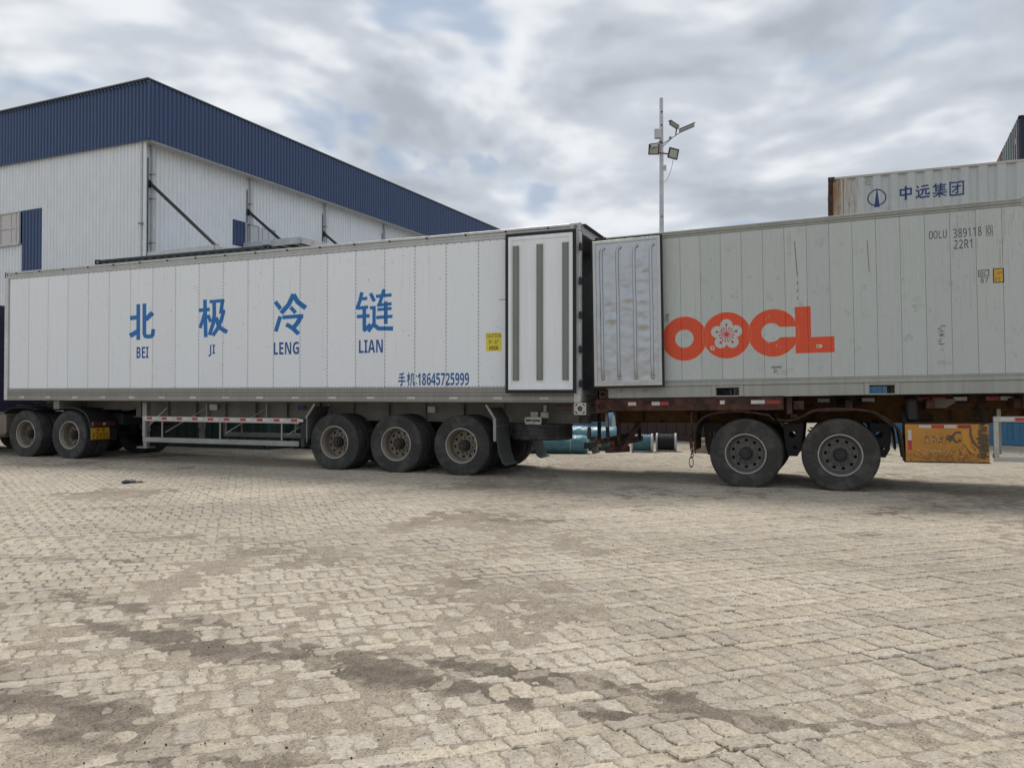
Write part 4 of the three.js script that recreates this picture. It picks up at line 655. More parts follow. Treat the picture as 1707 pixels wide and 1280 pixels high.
{
  const t = thing('semi_trailer', 'rusty brown and ochre two-axle semi-trailer carrying the grey container', 'trailer', [GX, -2.95 * TILT, GZ], -AG); t.rotation.z = TILT;
  const Y = 1.372, circle = (x, y, r) => { const h = new THREE.Path(); h.absellipse(x, y, r, r, 0, Math.PI * 2, true); return h; };
  part(t, 'side_rail', [span(0.17, 2.86, 1.168, Y - 0.003, -0.14, -0.012, 0.006)], M.rust); part(t, 'side_rail', span(0.17, 8.8, 1.168, Y - 0.003, -2.42, -2.30, 0.006), M.rust);
  { const h = new THREE.Path(); h.absellipse(0, 0, 0.06, 0.06, 0, Math.PI * 2, true); part(t, 'bolster_end', extrude([[-0.10, -0.105], [0.10, -0.105], [0.10, 0.105], [-0.10, 0.105]], 0.03, 0.004, [h]).translate(0.075, 1.245, -0.04), M.rust, { label: 'square end plate with a round hole' }); }
  part(t, 'bolster', span(-0.01, 0.165, 1.14, Y - 0.012, -2.42, -0.045, 0.006), M.rust);
  for (const z of [-0.72, -1.72]) part(t, 'main_beam', [...iBeam(0.17, 2.8, 0.955, 1.16, z, 0.16), ...iBeam(2.8, 8.9, 0.955, Y - 0.003, z, 0.16)], M.rustOchre, { label: 'ochre painted main beam' });
  const ribs = []; for (let x = 0.6; x < 8.6; x += 0.9) ribs.push(box(0.012, 0.17, 0.07, x, 1.06, -0.68, 0)); part(t, 'web_stiffener', ribs, M.rust);
  for (let x = 0.6; x < 8.9; x += 1.05) part(t, 'cross_member', span(x - 0.05, x + 0.05, 1.17, 1.30, -2.25, -0.2, 0.004), M.rust);
  part(t, 'bolster', span(5.88, 6.06, 1.16, Y - 0.012, -2.42, -0.03, 0.006), M.rust);
  for (const [x, y, w, m] of [[0.58, 1.28, 0.13, M.whiteTape], [0.96, 1.28, 0.13, M.whiteTape], [1.10, 1.28, 0.13, M.redTape], [1.98, 1.29, 0.07, M.whiteTape], [2.50, 1.29, 0.2, M.whiteTape], [2.72, 1.285, 0.2, M.redPaint]]) part(t, 'tape', box(w, 0.055, 0.004, x, y, -0.009, 0.001), m);
  for (const [x, m] of [[3.4, M.paleEnd], [4.02, M.paleEnd], [4.75, M.redTape], [4.95, M.redTape], [5.22, M.whiteTape], [5.62, M.redTape], [5.80, M.whiteTape], [6.2, M.redTape]]) part(t, 'tape', box(0.17, 0.055, 0.004, x, 1.30, -0.636, 0.001), m);
  for (const x of [2.30, 3.62]) { axle(t, x, M.rust); wheel(t, x, -0.19, 1, x * 3, { shallow: true, rim: M.rimDark, dusty: true }); wheel(t, x, -2.25, -1, x, { shallow: true, rim: M.rimDark, dusty: true }); }
  springs(t, [2.30, 3.62], 0.74, -0.72, M.rust); springs(t, [2.30, 3.62], 0.74, -1.72, M.rust);
  for (const x of [1.75, 2.96, 4.18]) for (const z of [-0.62, -1.80]) part(t, 'spring_hanger', extrude([[-0.15, 0.95], [0.15, 0.95], [0.11, 0.56], [0.05, 0.45], [-0.08, 0.45], [-0.12, 0.6]], 0.03, 0.004, [circle(-0.02, 0.78, 0.05), circle(0.02, 0.58, 0.025)]).translate(x, 0, z), M.hub);
  // battered mudguards
  const wob = (l) => l.map(([x, y], i) => [x, y + (hash(i, 3, 9) - 0.5) * 0.012]);
  for (const [z0, z1] of [[-0.62, -0.045], [-2.39, -1.82]]) {
    part(t, 'mudguard', sheet(wob([[1.545, 0.55], [1.55, 0.80], [1.60, 0.985], [1.70, 1.08], [1.88, 1.125], [2.10, 1.148], [2.30, 1.142], [2.50, 1.12], [2.66, 1.085], [2.72, 1.02]]), 0.014, z0, z1), M.hub);
    part(t, 'mudguard', sheet(wob([[2.76, 1.02], [2.90, 1.005], [3.04, 1.03], [3.16, 1.085], [3.27, 1.15], [3.60, 1.158], [3.92, 1.155], [4.08, 1.12], [4.20, 1.02], [4.30, 0.94], [4.385, 0.87], [4.42, 0.65], [4.44, 0.47]]), 0.014, z0, z1), M.hub);
    part(t, 'mudguard_edge', [tube([[1.55, 0.58, z1], [1.55, 0.80, z1], [1.62, 1.0, z1], [1.88, 1.128, z1], [2.25, 1.15, z1], [2.66, 1.09, z1]], 0.016, 6), tube([[2.78, 1.02, z1], [2.95, 1.012, z1], [3.14, 1.08, z1], [3.27, 1.152, z1], [3.92, 1.158, z1], [4.12, 1.10, z1], [4.38, 0.88, z1], [4.44, 0.50, z1]], 0.018, 6)], M.rust);
  }
  part(t, 'guard_strut', [span(1.485, 1.515, 0.72, 1.17, -0.10, -0.07, 0.004), span(2.86, 2.90, 1.03, 1.17, -0.34, -0.30, 0.004)], M.rust);
  { // chain and hook hanging from the strut
    const g = []; for (let i = 0; i < 9; i++) { const k = new THREE.TorusGeometry(0.026, 0.008, 6, 12).scale(0.75, 1.25, 1); if (i % 2) k.rotateY(Math.PI / 2); g.push(k.translate(1.50 + 0.006 * Math.sin(i), 0.86 - i * 0.048, -0.045)); }
    const h = new THREE.TorusGeometry(0.075, 0.013, 8, 20).scale(0.42, 1, 1).translate(1.49, 0.37, -0.045); part(t, 'chain', [...g, h, bar([1.47, 0.86, -0.05], [1.50, 0.58, -0.05], 0.04, 0.02), rod([1.54, 0.72, -0.05], [1.555, 0.50, -0.06], 0.01)], M.rust);
  }
  part(t, 'twistlock_box', [span(2.90, 2.98, 1.10, Y - 0.012, -0.30, -0.06, 0.006), span(3.0, 3.14, 1.17, 1.30, -0.16, -0.06, 0.006), span(2.95, 3.05, 1.05, 1.10, -0.2, -0.08, 0.006)], M.rust);
  // tool box with flaked lettering
  const face = canvasOf(512, 256, (ctx, w, h) => {
    const r = rngOf(8); ctx.fillStyle = 'rgb(190,134,56)'; ctx.fillRect(0, 0, w, h);
    const blob = (cx, cy, sx, sy, n, col, s0) => { for (let i = 0; i < n; i++) { ctx.fillStyle = col(r()); ctx.beginPath(); ctx.ellipse(cx + (r() + r() - 1) * sx, cy + (r() + r() - 1) * sy, s0 * (0.3 + r()), s0 * (0.3 + r()), r() * 3, 0, 7); ctx.fill(); } };
    blob(256, 128, 300, 150, 500, (v) => `rgba(${150 + 40 * v},${104 + 20 * v},${44},0.12)`, 16);
    blob(256, 230, 300, 40, 380, (v) => `rgba(${104 + 40 * v},${74 + 20 * v},${48},0.35)`, 7);
    blob(400, 160, 90, 60, 40, (v) => `rgba(${82 + 30 * v},${66 + 20 * v},${52},0.6)`, 10); blob(478, 120, 34, 140, 190, (v) => `rgba(${76 + 26 * v},${62 + 20 * v},${50},0.6)`, 12);
    ctx.strokeStyle = 'rgb(96,76,54)'; ctx.lineWidth = 16; ctx.beginPath(); ctx.arc(330, 90, 34, 1.8, 5.2); ctx.stroke(); ctx.lineWidth = 14; ctx.beginPath(); ctx.moveTo(404, 30); ctx.quadraticCurveTo(390, 110, 462, 170); ctx.stroke();
    ctx.fillStyle = 'rgb(200,140,52)'; ctx.beginPath(); ctx.moveTo(352, 44); ctx.lineTo(385, 40); ctx.quadraticCurveTo(380, 140, 432, 186); ctx.lineTo(412, 200); ctx.quadraticCurveTo(346, 130, 352, 44); ctx.fill();
    blob(272, 95, 18, 22, 40, (v) => `rgba(70,58,48,0.8)`, 7);
    for (let q = 0; q < 4; q++) for (let i = 0; i < 34; i++) { ctx.fillStyle = r() < 0.7 ? 'rgba(62,56,50,0.8)' : 'rgba(190,186,176,0.7)'; ctx.fillRect(120 + q * 42 + r() * 32, 78 + r() * 56, 3 + 6 * r(), 2 + 5 * r()); }
    for (let i = 0; i < 90; i++) { ctx.fillStyle = r() < 0.5 ? 'rgba(70,60,50,0.7)' : 'rgba(200,192,170,0.7)'; ctx.fillRect(70 + r() * 240, 176 + r() * 26, 3 + 9 * r(), 2 + 4 * r()); }
  });
  { const b = new THREE.Group(); b.name = 'tool_box'; t.add(b);
    part(b, 'box_body', span(4.46, 5.48, 0.435, 0.965, -0.55, -0.075, 0.01), M.ochre); part(b, 'box_door', spanUV(span(4.463, 5.477, 0.44, 0.96, -0.074, -0.058, 0.006), 4.463, 5.477, 0.44, 0.96), std(lin(1, 1, 1), 0.6, 0.05, face), { keepUV: true, label: 'worn yellow door with flaked lettering' });
    part(b, 'lid', span(4.45, 5.49, 0.966, 0.980, -0.56, -0.05, 0.004), M.rust); part(b, 'lower_edge', span(4.45, 5.49, 0.425, 0.434, -0.56, -0.05, 0.002), M.hub);
    for (const [x, w, m] of [[4.71, 0.15, M.whiteTape], [4.87, 0.15, M.redTape], [5.02, 0.15, M.whiteTape], [5.19, 0.15, M.redPaint]]) part(b, 'tape', box(w, 0.042, 0.003, x, 0.925, -0.0555, 0.001), m);
    part(b, 'tape', box(0.045, 0.14, 0.003, 4.52, 0.805, -0.0555, 0.001), M.whiteTape); part(b, 'tape', box(0.045, 0.13, 0.003, 4.52, 0.668, -0.0555, 0.001), M.redTape); }
  part(t, 'box_hanger', bar([4.47, 0.98, -0.2], [4.47, 1.2, -0.55], 0.05, 0.03), M.hub); part(t, 'box_hanger', bar([5.46, 0.98, -0.2], [5.40, 1.2, -0.55], 0.05, 0.03), M.hub); part(t, 'battery_pack', span(4.50, 4.66, 0.985, 1.32, -0.48, -0.30, 0.03), M.hub);
  part(t, 'brake_plate', extrude([[-0.2, 0.13], [0.2, 0.13], [0.2, 0.08], [0.08, 0.0], [-0.08, 0.0], [-0.2, 0.08]], 0.012, 0.002).translate(4.95, 1.17, -0.62), M.rimGrey);
  { const q = new THREE.Group(); q.name = 'side_guard'; t.add(q);
    part(q, 'guard_rail', span(5.53, 8.4, 0.985, 1.06, -0.10, -0.05, 0.006), M.paleFrame); part(q, 'guard_rail', span(5.53, 8.4, 0.455, 0.515, -0.10, -0.05, 0.006), M.paleFrame);
    for (const x of [5.56, 6.9, 8.37]) part(q, 'guard_post', span(x - 0.03, x + 0.03, 0.517, 0.983, -0.10, -0.05, 0.006), M.paleFrame);
    part(q, 'guard_brace', [bar([5.57, 0.50, -0.09], [5.62, 0.50, -0.6], 0.05, 0.05), bar([5.60, 1.0, -0.1], [5.64, 1.0, -0.6], 0.05, 0.05), bar([5.68, 0.52, -0.6], [5.68, 1.15, -0.6], 0.05, 0.05)], M.paleFrame);
    for (let i = 0; i < 7; i++) { part(q, 'tape', box(0.16, 0.045, 0.003, 5.68 + i * 0.40, 1.022, -0.0475, 0.001), M.whiteTape); part(q, 'tape', box(0.16, 0.045, 0.003, 5.86 + i * 0.40, 1.022, -0.0475, 0.001), M.redTape); } }
  // rear underrun frame, bent and muddy
  part(t, 'underrun_frame', [bar([0.06, 1.15, -0.35], [0.08, 0.66, -0.34], 0.05, 0.05), bar([0.22, 1.15, -0.5], [0.22, 0.60, -0.5], 0.06, 0.05), bar([0.22, 1.15, -1.95], [0.22, 0.60, -1.95], 0.06, 0.05), bar([-0.05, 0.66, -0.16], [0.30, 0.74, -0.9], 0.10, 0.06), bar([0.16, 0.62, -0.30], [0.18, 0.62, -2.2], 0.09, 0.10), bar([0.10, 0.53, -0.2], [0.36, 0.53, -0.55], 0.11, 0.10), bar([0.55, 0.95, -0.6], [0.28, 0.50, -0.42], 0.085, 0.07)], M.rust);
  part(t, 'tail_lamp', [box(0.07, 0.10, 0.22, -0.03, 0.62, -0.30, 0.012), box(0.05, 0.24, 0.05, 0.10, 1.02, -0.22, 0.01)], M.rimGrey);
  for (const z of [-0.35, -2.05]) { const l = new THREE.Group(); l.name = 'landing_leg'; t.add(l); part(l, 'leg_tube', [box(0.12, 0.6, 0.12, 7.2, 0.85, z, 0.006), box(0.09, 0.6, 0.09, 7.2, 0.32, z, 0.006)], M.rust); part(l, 'foot', span(7.06, 7.34, -0.105, -0.062, z - 0.12, z + 0.12, 0.004).translate(0, 0.07, 0), M.rust); }
  rebase(t, 3.0, -1.22);
}
{ // lorry coupled to the white trailer: only its rear axles show at the left edge
  const t = thing('lorry_tractor', 'dark lorry tractor under the white container front with yellow number plate', 'lorry', [WX, 0, WZ], -AW);
  for (const z of [-0.80, -1.64]) part(t, 'frame_rail', iBeam(-17.2, -10.85, 0.74, 0.98, z, 0.09), M.black);
  for (const x of [-11.0, -12.3, -13.6, -15]) part(t, 'cross_member', span(x - 0.06, x + 0.06, 0.76, 0.94, -1.6, -0.84, 0.004), M.black);
  for (const x of [-12.97, -11.60]) { axle(t, x, M.hub); wheel(t, x, -0.19, 1, x * 1.7); wheel(t, x, -2.25, -1, x); }
  wheel(t, -16.3, -0.25, 1, 0.4, { single: true, shallow: true }); wheel(t, -16.3, -2.19, -1, 0.4, { single: true, shallow: true });
  part(t, 'fifth_wheel', [extrude([[-0.48, -0.45], [0.48, -0.30], [0.48, -0.12], [0.1, 0], [0.48, 0.12], [0.48, 0.30], [-0.48, 0.45]], 0.06, 0.006).rotateX(-Math.PI / 2).translate(-12.2, 1.0, -1.22), span(-12.6, -11.8, 0.98, 1.0, -1.75, -0.7, 0.005)], M.darkSteel);
  for (const [z0, z1, zc] of [[-0.72, -0.07, 0], [-2.37, -1.72, 0]]) {
    part(t, 'mudguard', sheet([[-13.75, 0.95], [-13.5, 1.085], [-13.1, 1.10], [-12.6, 1.06]], 0.012, z0, z1), M.black);
    part(t, 'mudguard', sheet([[-12.0, 1.07], [-11.75, 1.095], [-11.4, 1.09], [-11.18, 1.01], [-11.04, 0.86], [-10.98, 0.66], [-10.96, 0.42]], 0.014, z0, z1), M.black);
    part(t, 'mudguard_lip', [tube([[-11.75, 1.10, z1], [-11.4, 1.092, z1], [-11.16, 1.0, z1], [-11.03, 0.85, z1], [-10.975, 0.66, z1], [-10.955, 0.42, z1]], 0.014, 6), span(-10.965, -10.945, 0.40, 0.43, z0, z1, 0.004)], M.darkSteel);
  }
  part(t, 'lamp_bar', span(-10.95, -10.88, 0.705, 0.81, -0.62, -0.06, 0.012), M.tail); part(t, 'lamp_bar', span(-10.95, -10.88, 0.705, 0.81, -2.38, -1.82, 0.012), M.tail);
  part(t, 'lamp_lens', box(0.006, 0.05, 0.06, -10.876, 0.757, -0.33, 0.002), M.whiteTape);
  const plate = canvasOf(256, 140, (ctx, w, h) => { ctx.fillStyle = 'rgb(196,146,34)'; ctx.fillRect(0, 0, w, h); ctx.strokeStyle = 'rgb(50,40,20)'; ctx.lineWidth = 4; ctx.strokeRect(5, 5, w - 10, h - 10); ctx.fillStyle = 'rgb(38,32,22)'; const r = rngOf(2); for (let i = 0; i < 30; i++) { ctx.fillRect(66 + r() * 36, 16 + r() * 30, 7, 5); ctx.fillRect(146 + r() * 34, 16 + r() * 30, 7, 5); } fitText(ctx, 'F2090', 22, 60, 236, 126, 'bold 100px monospace'); });
  const pg = clean(box(0.012, 0.26, 0.46, 0, 0, 0, 0.002)), pp = pg.attributes.position, pu = pg.attributes.uv; for (let i = 0; i < pp.count; i++) pu.setXY(i, 0.5 - pp.getZ(i) / 0.46, 0.5 + pp.getY(i) / 0.26);
  part(t, 'number_plate', pg.translate(-10.93, 0.555, -0.28), std(lin(1, 1, 1), 0.5, 0, plate), { keepUV: true, label: 'yellow rear number plate' });
  part(t, 'rear_beam', [span(-10.90, -10.78, 0.72, 0.96, -1.72, -0.72, 0.01), box(0.05, 0.14, 0.14, -10.75, 0.68, -1.22, 0.02)], M.black);
  part(t, 'side_skirt', [span(-15.5, -13.78, 0.42, 0.98, -0.60, -0.10, 0.06), span(-13.80, -13.72, 0.50, 0.94, -0.58, -0.12, 0.03)], M.rimGrey, { label: 'dull grey tank cover' });
  const ribsT = []; for (const x of [-13.9, -14.25, -14.6, -14.95]) ribsT.push(span(x - 0.03, x + 0.03, 0.41, 0.99, -0.61, -0.085, 0.02)); part(t, 'tank_strap', ribsT, M.rimGrey);
  part(t, 'air_line', [tube([[-13.9, 1.14, -0.5], [-13.2, 1.12, -0.4], [-12.5, 1.17, -0.5], [-11.8, 1.10, -0.6]], 0.018, 6), tube([[-13.9, 1.2, -0.9], [-12.9, 1.14, -0.8], [-12.1, 1.17, -0.9]], 0.018, 6)], M.hub);
  // cab, out of frame
  part(t, 'cab', [extrude([[-17.35, 0.7], [-17.35, 1.9], [-17.05, 3.1], [-16.7, 3.45], [-14.75, 3.5], [-14.7, 1.0], [-15.4, 1.0], [-15.7, 1.15], [-16.3, 1.2], [-16.9, 1.1], [-17.0, 0.7]], 2.40, 0.03).translate(0, 0, -2.42)], std(lin(0.10, 0.09, 0.17), 0.35, 0, T.dust));
  part(t, 'windscreen', bar([-17.36, 1.98, -1.22], [-17.10, 3.0, -1.22], 2.1, 0.02, 0), M.darkGlass);
  for (const z of [0.026, -2.466]) part(t, 'side_window', box(1.0, 0.75, 0.02, -16.45, 2.45, z, 0.006), M.darkGlass);
  for (const z of [0.03, -2.47]) part(t, 'door_handle', box(0.18, 0.03, 0.03, -16.0, 1.75, z, 0.006), M.black);
  part(t, 'bumper', span(-17.5, -16.9, 0.35, 0.72, -2.45, 0.0, 0.05), M.black);
  rebase(t, -13.8, -1.22);
}

// ---------------------------------------------------------------- warehouse
{
  const AB = 0.44680, w = thing('warehouse', 'white ribbed steel warehouse with a deep blue fascia band', 'building', [-16.05, 0, -34], -AB);
  const R = (x) => 0.0195 * Math.min(-x, 52 + x) * (x < 0 ? 1 : 0);                // the gable's shallow rise
  const back = -64, flat = (v) => () => v;
  const turnRight = (g) => g.rotateY(Math.PI / 2);                                   // a sheet drawn along +x then faces +x and runs along -z
  // gable wall: pieces round the window and the blue strip
  const gable = [[-52, -10.85, 0, 13.0], [-7.63, -0.36, 0, 13.0]], WB = 12.67;
  const wallG = []; for (const [a, b] of gable) wallG.push(ribbed(a, b, flat(0.4), (x) => WB + 0.14 + R(x), 0.235, 0.05));
  wallG.push(ribbed(-10.85, -9.16, flat(0.4), flat(8.83), 0.235, 0.05), ribbed(-10.85, -9.16, flat(10.44), (x) => WB + 0.14 + R(x), 0.235, 0.05), ribbed(-9.16, -7.63, flat(10.44), (x) => WB + 0.14 + R(x), 0.235, 0.05), ribbed(-9.16, -7.63, flat(0.4), flat(7.2), 0.235, 0.05));
  part(w, 'gable_wall', wallG.map((g) => g.translate(0, 0, -0.14)), M.wallWhite, { keepUV: true });
  part(w, 'blue_strip', ribbed(-9.15, -7.64, flat(7.2), flat(10.44), 0.235, 0.05).translate(0, 0, -0.13), M.wallBlue, { keepUV: true, label: 'narrow blue ribbed panel beside the window' });
  part(w, 'gable_band', ribbed(-52, 0.02, (x) => WB + R(x), (x) => 15.30 + R(x), 0.235, 0.05).translate(0, 0, -0.03), M.wallBlue, { keepUV: true });
  const side = -0.62;                                                                // the long wall stands back under the projecting band
  const bays = [[0.13, 5.55], [6.68, 64]];
  const wallS = [turnRight(ribbed(0.13, 5.55, flat(0.4), flat(WB + 0.3), 0.235, 0.05)), turnRight(ribbed(5.55, 6.68, flat(0.4), flat(9.0), 0.235, 0.05)), turnRight(ribbed(5.55, 6.68, flat(10.32), flat(WB + 0.3), 0.235, 0.05)), turnRight(ribbed(6.68, 64, flat(0.4), flat(WB + 0.3), 0.235, 0.05))];
  part(w, 'side_wall', wallS.map((g) => g.translate(side, 0, 0)), M.wallWhite, { keepUV: true });
  part(w, 'blue_strip', turnRight(ribbed(5.56, 6.67, flat(9.0), flat(10.32), 0.235, 0.05)).translate(side + 0.004, 0, 0), M.wallBlue, { keepUV: true, label: 'small blue ribbed panel on the long wall' });
  part(w, 'side_band', turnRight(ribbed(0.03, 64, flat(WB), flat(15.30), 0.235, 0.05)).translate(0, 0, 0), M.wallBlue, { keepUV: true });
  part(w, 'corner_trim', [span(-0.035, 0.035, WB, 15.30, -0.06, 0.012, 0.01)], M.wallBlue); part(w, 'corner_trim', span(side - 0.05, side + 0.04, 0.4, WB, -0.22, -0.115, 0.01).translate(0.30 - 0.30, 0, 0), M.pipe);
  part(w, 'coping', [bar([0.05, 15.33, 0.02], [-26, 15.33 + R(-26), 0.02], 0.16, 0.07), bar([-26, 15.33 + R(-26), 0.02], [-52, 15.33, 0.02], 0.16, 0.07), span(-0.12, 0.05, 15.30, 15.37, back, -0.07, 0.01)], M.roofDark);
  part(w, 'soffit', [span(side, -0.03, WB - 0.03, WB - 0.004, back, -0.10, 0.004)], M.pipe); part(w, 'gutter', span(-0.16, -0.04, WB - 0.11, WB - 0.034, back, -0.15, 0.01), M.galv);
  part(w, 'gable_drip', bar([-0.02, WB - 0.02, -0.02], [-26, WB - 0.02 + R(-26), -0.02], 0.08, 0.03), M.wallBlue);
  part(w, 'plinth', [span(-52, -0.3, 0, 0.4, -0.4, -0.10, 0.01), span(side - 0.3, side + 0.06, 0, 0.4, back, -0.42, 0.01)], M.concrete);
  part(w, 'roof', [extrude([[-52, 14.2], [-0.1, 14.2], [-0.1, 14.3], [-26, 14.9], [-52, 14.3]], 63.5, 0).translate(0, 0, back)], M.roofDark);
  part(w, 'rear_wall', [span(-52, side, 0, 15.0, back - 0.2, back, 0), span(-52.2, -52.0, 0, 15.2, back, -0.2, 0)], M.wallWhite);
  { // gable window
    const q = new THREE.Group(); q.name = 'window'; w.add(q); const x0 = -12.0 + 1.2, x1 = -9.2;
    part(q, 'frame', [span(x0, x1, 10.37, 10.44, -0.16, -0.06, 0.01), span(x0, x1, 8.83, 8.90, -0.16, -0.06, 0.01), span(x1 - 0.08, x1, 8.90, 10.37, -0.16, -0.06, 0.01), span(x0, x0 + 0.08, 8.90, 10.37, -0.16, -0.06, 0.01), span(-9.93, -9.88, 8.90, 10.37, -0.15, -0.08, 0.008), span(x0 + 0.08, x1 - 0.08, 9.61, 9.66, -0.15, -0.08, 0.008), span(-9.52, -9.485, 8.90, 10.37, -0.15, -0.08, 0.006)], M.pipe);
    for (const [a, b] of [[x0 + 0.08, -9.93], [-9.88, -9.52], [-9.485, x1 - 0.08]]) for (const [c, d] of [[8.90, 9.61], [9.66, 10.37]]) part(q, 'pane', span(a + 0.002, b - 0.002, c + 0.002, d - 0.002, -0.122, -0.114, 0), std(lin(0.55, 0.52, 0.50), 0.12, 0));
    part(q, 'sill', span(x0 - 0.05, x1 + 0.05, 8.76, 8.826, -0.16, 0.0, 0.01), M.pipe);
  }
  for (const z of [-7.35, -8.55]) { const q = new THREE.Group(); q.name = 'window'; w.add(q); const a = z, b = z + 0.98;
    part(q, 'frame', [span(side, side + 0.07, 10.24, 10.30, a, b, 0.008), span(side, side + 0.07, 9.0, 9.06, a, b, 0.008), span(side, side + 0.07, 9.06, 10.24, a, a + 0.06, 0.008), span(side, side + 0.07, 9.06, 10.24, b - 0.06, b, 0.008), span(side, side + 0.06, 9.06, 10.24, (a + b) / 2 - 0.025, (a + b) / 2 + 0.025, 0.006)], M.pipe);
    part(q, 'pane', span(side + 0.01, side + 0.03, 9.062, 10.238, a + 0.062, (a + b) / 2 - 0.027, 0), std(lin(0.5, 0.54, 0.58), 0.12, 0)); part(q, 'pane', span(side + 0.01, side + 0.03, 9.062, 10.238, (a + b) / 2 + 0.027, b - 0.062, 0), std(lin(0.5, 0.54, 0.58), 0.12, 0)); }
  // down pipes at every bay with brackets, and steel stays carrying the dock canopies
  for (let i = 0; i < 8; i++) {
    const z = -0.66 - 6.02 * i, p = new THREE.Group(); p.name = 'downpipe'; w.add(p);
    part(p, 'pipe', [cyl(0.085, 0.085, WB - 0.45, 'y', side + 0.12, 0.42 + (WB - 0.45) / 2, z, 14), cyl(0.12, 0.09, 0.2, 'y', side + 0.12, WB - 0.13, z, 12)], M.pipe);
    for (const y of [11.3, 10.2, 8.2]) part(p, 'bracket', [box(0.03, 0.05, 0.24, side + 0.03, y, z, 0.004), new THREE.TorusGeometry(0.092, 0.012, 6, 16).rotateX(Math.PI / 2).translate(side + 0.12, y, z)], M.darkSteel);
    part(p, 'conduit', cyl(0.022, 0.022, WB - 2.4, 'y', side + 0.03, 6.9, z + 0.20, 8), M.darkSteel);
    if (i < 7) { const s = new THREE.Group(), q = i ? [side + 2.2, 9.23] : [side + 4.1, 7.72]; s.name = 'stay'; w.add(s), part(s, 'rod', rod([side + 0.05, 10.88, z + 0.06], [q[0], q[1], z + 0.06], 0.075, 12), M.darkSteel); part(s, 'wall_plate', [box(0.05, 0.34, 0.26, side + 0.02, 10.88, z + 0.06, 0.006), box(0.14, 0.18, 0.05, side + 0.1, 10.86, z + 0.06, 0.006)], M.darkSteel); part(s, 'foot_plate', box(0.2, 0.12, 0.12, q[0] - 0.02, q[1] + 0.02, z + 0.06, 0.01), M.darkSteel); }
  }
  for (const [z0, z1, y, q] of [[-0.3, -5.9, 7.6, 4.3], [-6.3, -24, 9.1, 3.75]]) {
    const c = new THREE.Group(); c.name = 'canopy'; w.add(c); part(c, 'canopy_roof', span(side + 0.01, side + q, y, y + 0.06, z1, z0, 0.01), M.pipe);
    part(c, 'canopy_edge', [span(side + q, side + q + 0.08, y - 0.22, y + 0.12, z1, z0, 0.012), span(side + 0.01, side + q, y - 0.22, y + 0.12, z0 + 0.002, z0 + 0.06, 0.01)], M.pipe);
    const pur = []; for (let x = 0.6; x < q - 0.1; x += 0.9) pur.push(span(side + x, side + x + 0.07, y - 0.16, y - 0.004, z1 + 0.05, z0 - 0.08, 0.006)); part(c, 'purlin', pur, M.darkSteel);
  }
  part(w, 'wall_lamp', [box(0.28, 0.05, 0.1, -0.55, 9.0, -0.06, 0.01), rod([-0.5, 9.0, -0.1], [-0.5, 8.9, -0.13], 0.015)], M.galv);
}

// ---------------------------------------------------------------- corrugated containers
const shade = (r, g, b) => std(lin(r, g, b), 0.55, 0.05, T.streak);
function boxContainer(label, pos, turn, o) {   // local x from 0 to L, near side z = 0, base y = 0
  const { L = 6.058, H = 2.591, mat, pitch = 0.29, deep = 0.036, sideMat = mat, frame = mat, ends = mat } = o;
  const c = thing('shipping_container', label, 'container', pos, turn, o.group);
  const uvb = [0, L, 0, H];
  part(c, 'side_wall', ribbed(0.13, L - 0.13, () => 0.15, () => H - 0.06, pitch, deep, o.sideMat ? uvb : null).translate(0, 0, -0.012), sideMat, { keepUV: true });
  part(c, 'side_wall', ribbed(0.13, L - 0.13, () => 0.15, () => H - 0.06, pitch, 0.036).rotateY(Math.PI).translate(L, 0, -2.428), mat, { keepUV: true });
  part(c, 'end_wall', ribbed(0.13, 2.31, () => 0.15, () => H - 0.1, 0.25, 0.04).rotateY(-Math.PI / 2).translate(0.012, 0, -2.44), ends, { keepUV: true });
  part(c, 'end_wall', ribbed(0.13, 2.31, () => 0.15, () => H - 0.1, 0.25, 0.04).rotateY(Math.PI / 2).translate(L - 0.012, 0, 0), ends, { keepUV: true });
  part(c, 'roof', span(0.06, L - 0.06, H - 0.05, H - 0.022, -2.40, -0.04, 0.004), mat);
  part(c, 'floor', span(0.06, L - 0.06, 0.10, 0.15, -2.40, -0.04, 0.004), M.hub);
  for (const z of [[-0.06, 0.0], [-2.44, -2.38]]) { part(c, 'top_rail', span(0.17, L - 0.17, H - 0.075, H - 0.012, z[0], z[1], 0.006), frame); part(c, 'bottom_rail', span(0.17, L - 0.17, 0.012, 0.155, z[0], z[1], 0.006), frame); }
  for (const x of [[0, 0.06], [L - 0.06, L]]) { part(c, 'end_rail', span(x[0], x[1], H - 0.11, H - 0.012, -2.27, -0.17, 0.006), frame); part(c, 'end_rail', span(x[0], x[1], 0.012, 0.155, -2.27, -0.17, 0.006), frame); }
  for (const x of [0.065, L - 0.065]) for (const z of [-0.065, -2.375]) part(c, 'corner_post', span(x - 0.062, x + 0.062, 0.12, H - 0.12, z - 0.062, z + 0.062, 0.012), o.post ?? frame);
  for (const x of [0.088, L - 0.088]) for (const z of [-0.082, -2.358]) for (const y of [0.06, H - 0.06]) part(c, 'corner_casting', casting(x, y, z, x < 1 ? -1 : 1, y < 1 ? -1 : 1, z > -1 ? 1 : -1), o.post ?? frame);
  return c;
}
{ // a dark pair behind the white container: just the upper one's top rail shows
  const [x, z] = along(WX, WZ, AW, -15.45, -3.84), dark = shade(0.045, 0.06, 0.062), green = shade(0.035, 0.075, 0.075);
  boxContainer('dark green container standing on the ground behind the white container', [x, 0, z], -AW, { mat: green });
  boxContainer('near-black container whose top edge shows above the white container roof', [x, 2.593, z], -AW, { mat: dark });
}
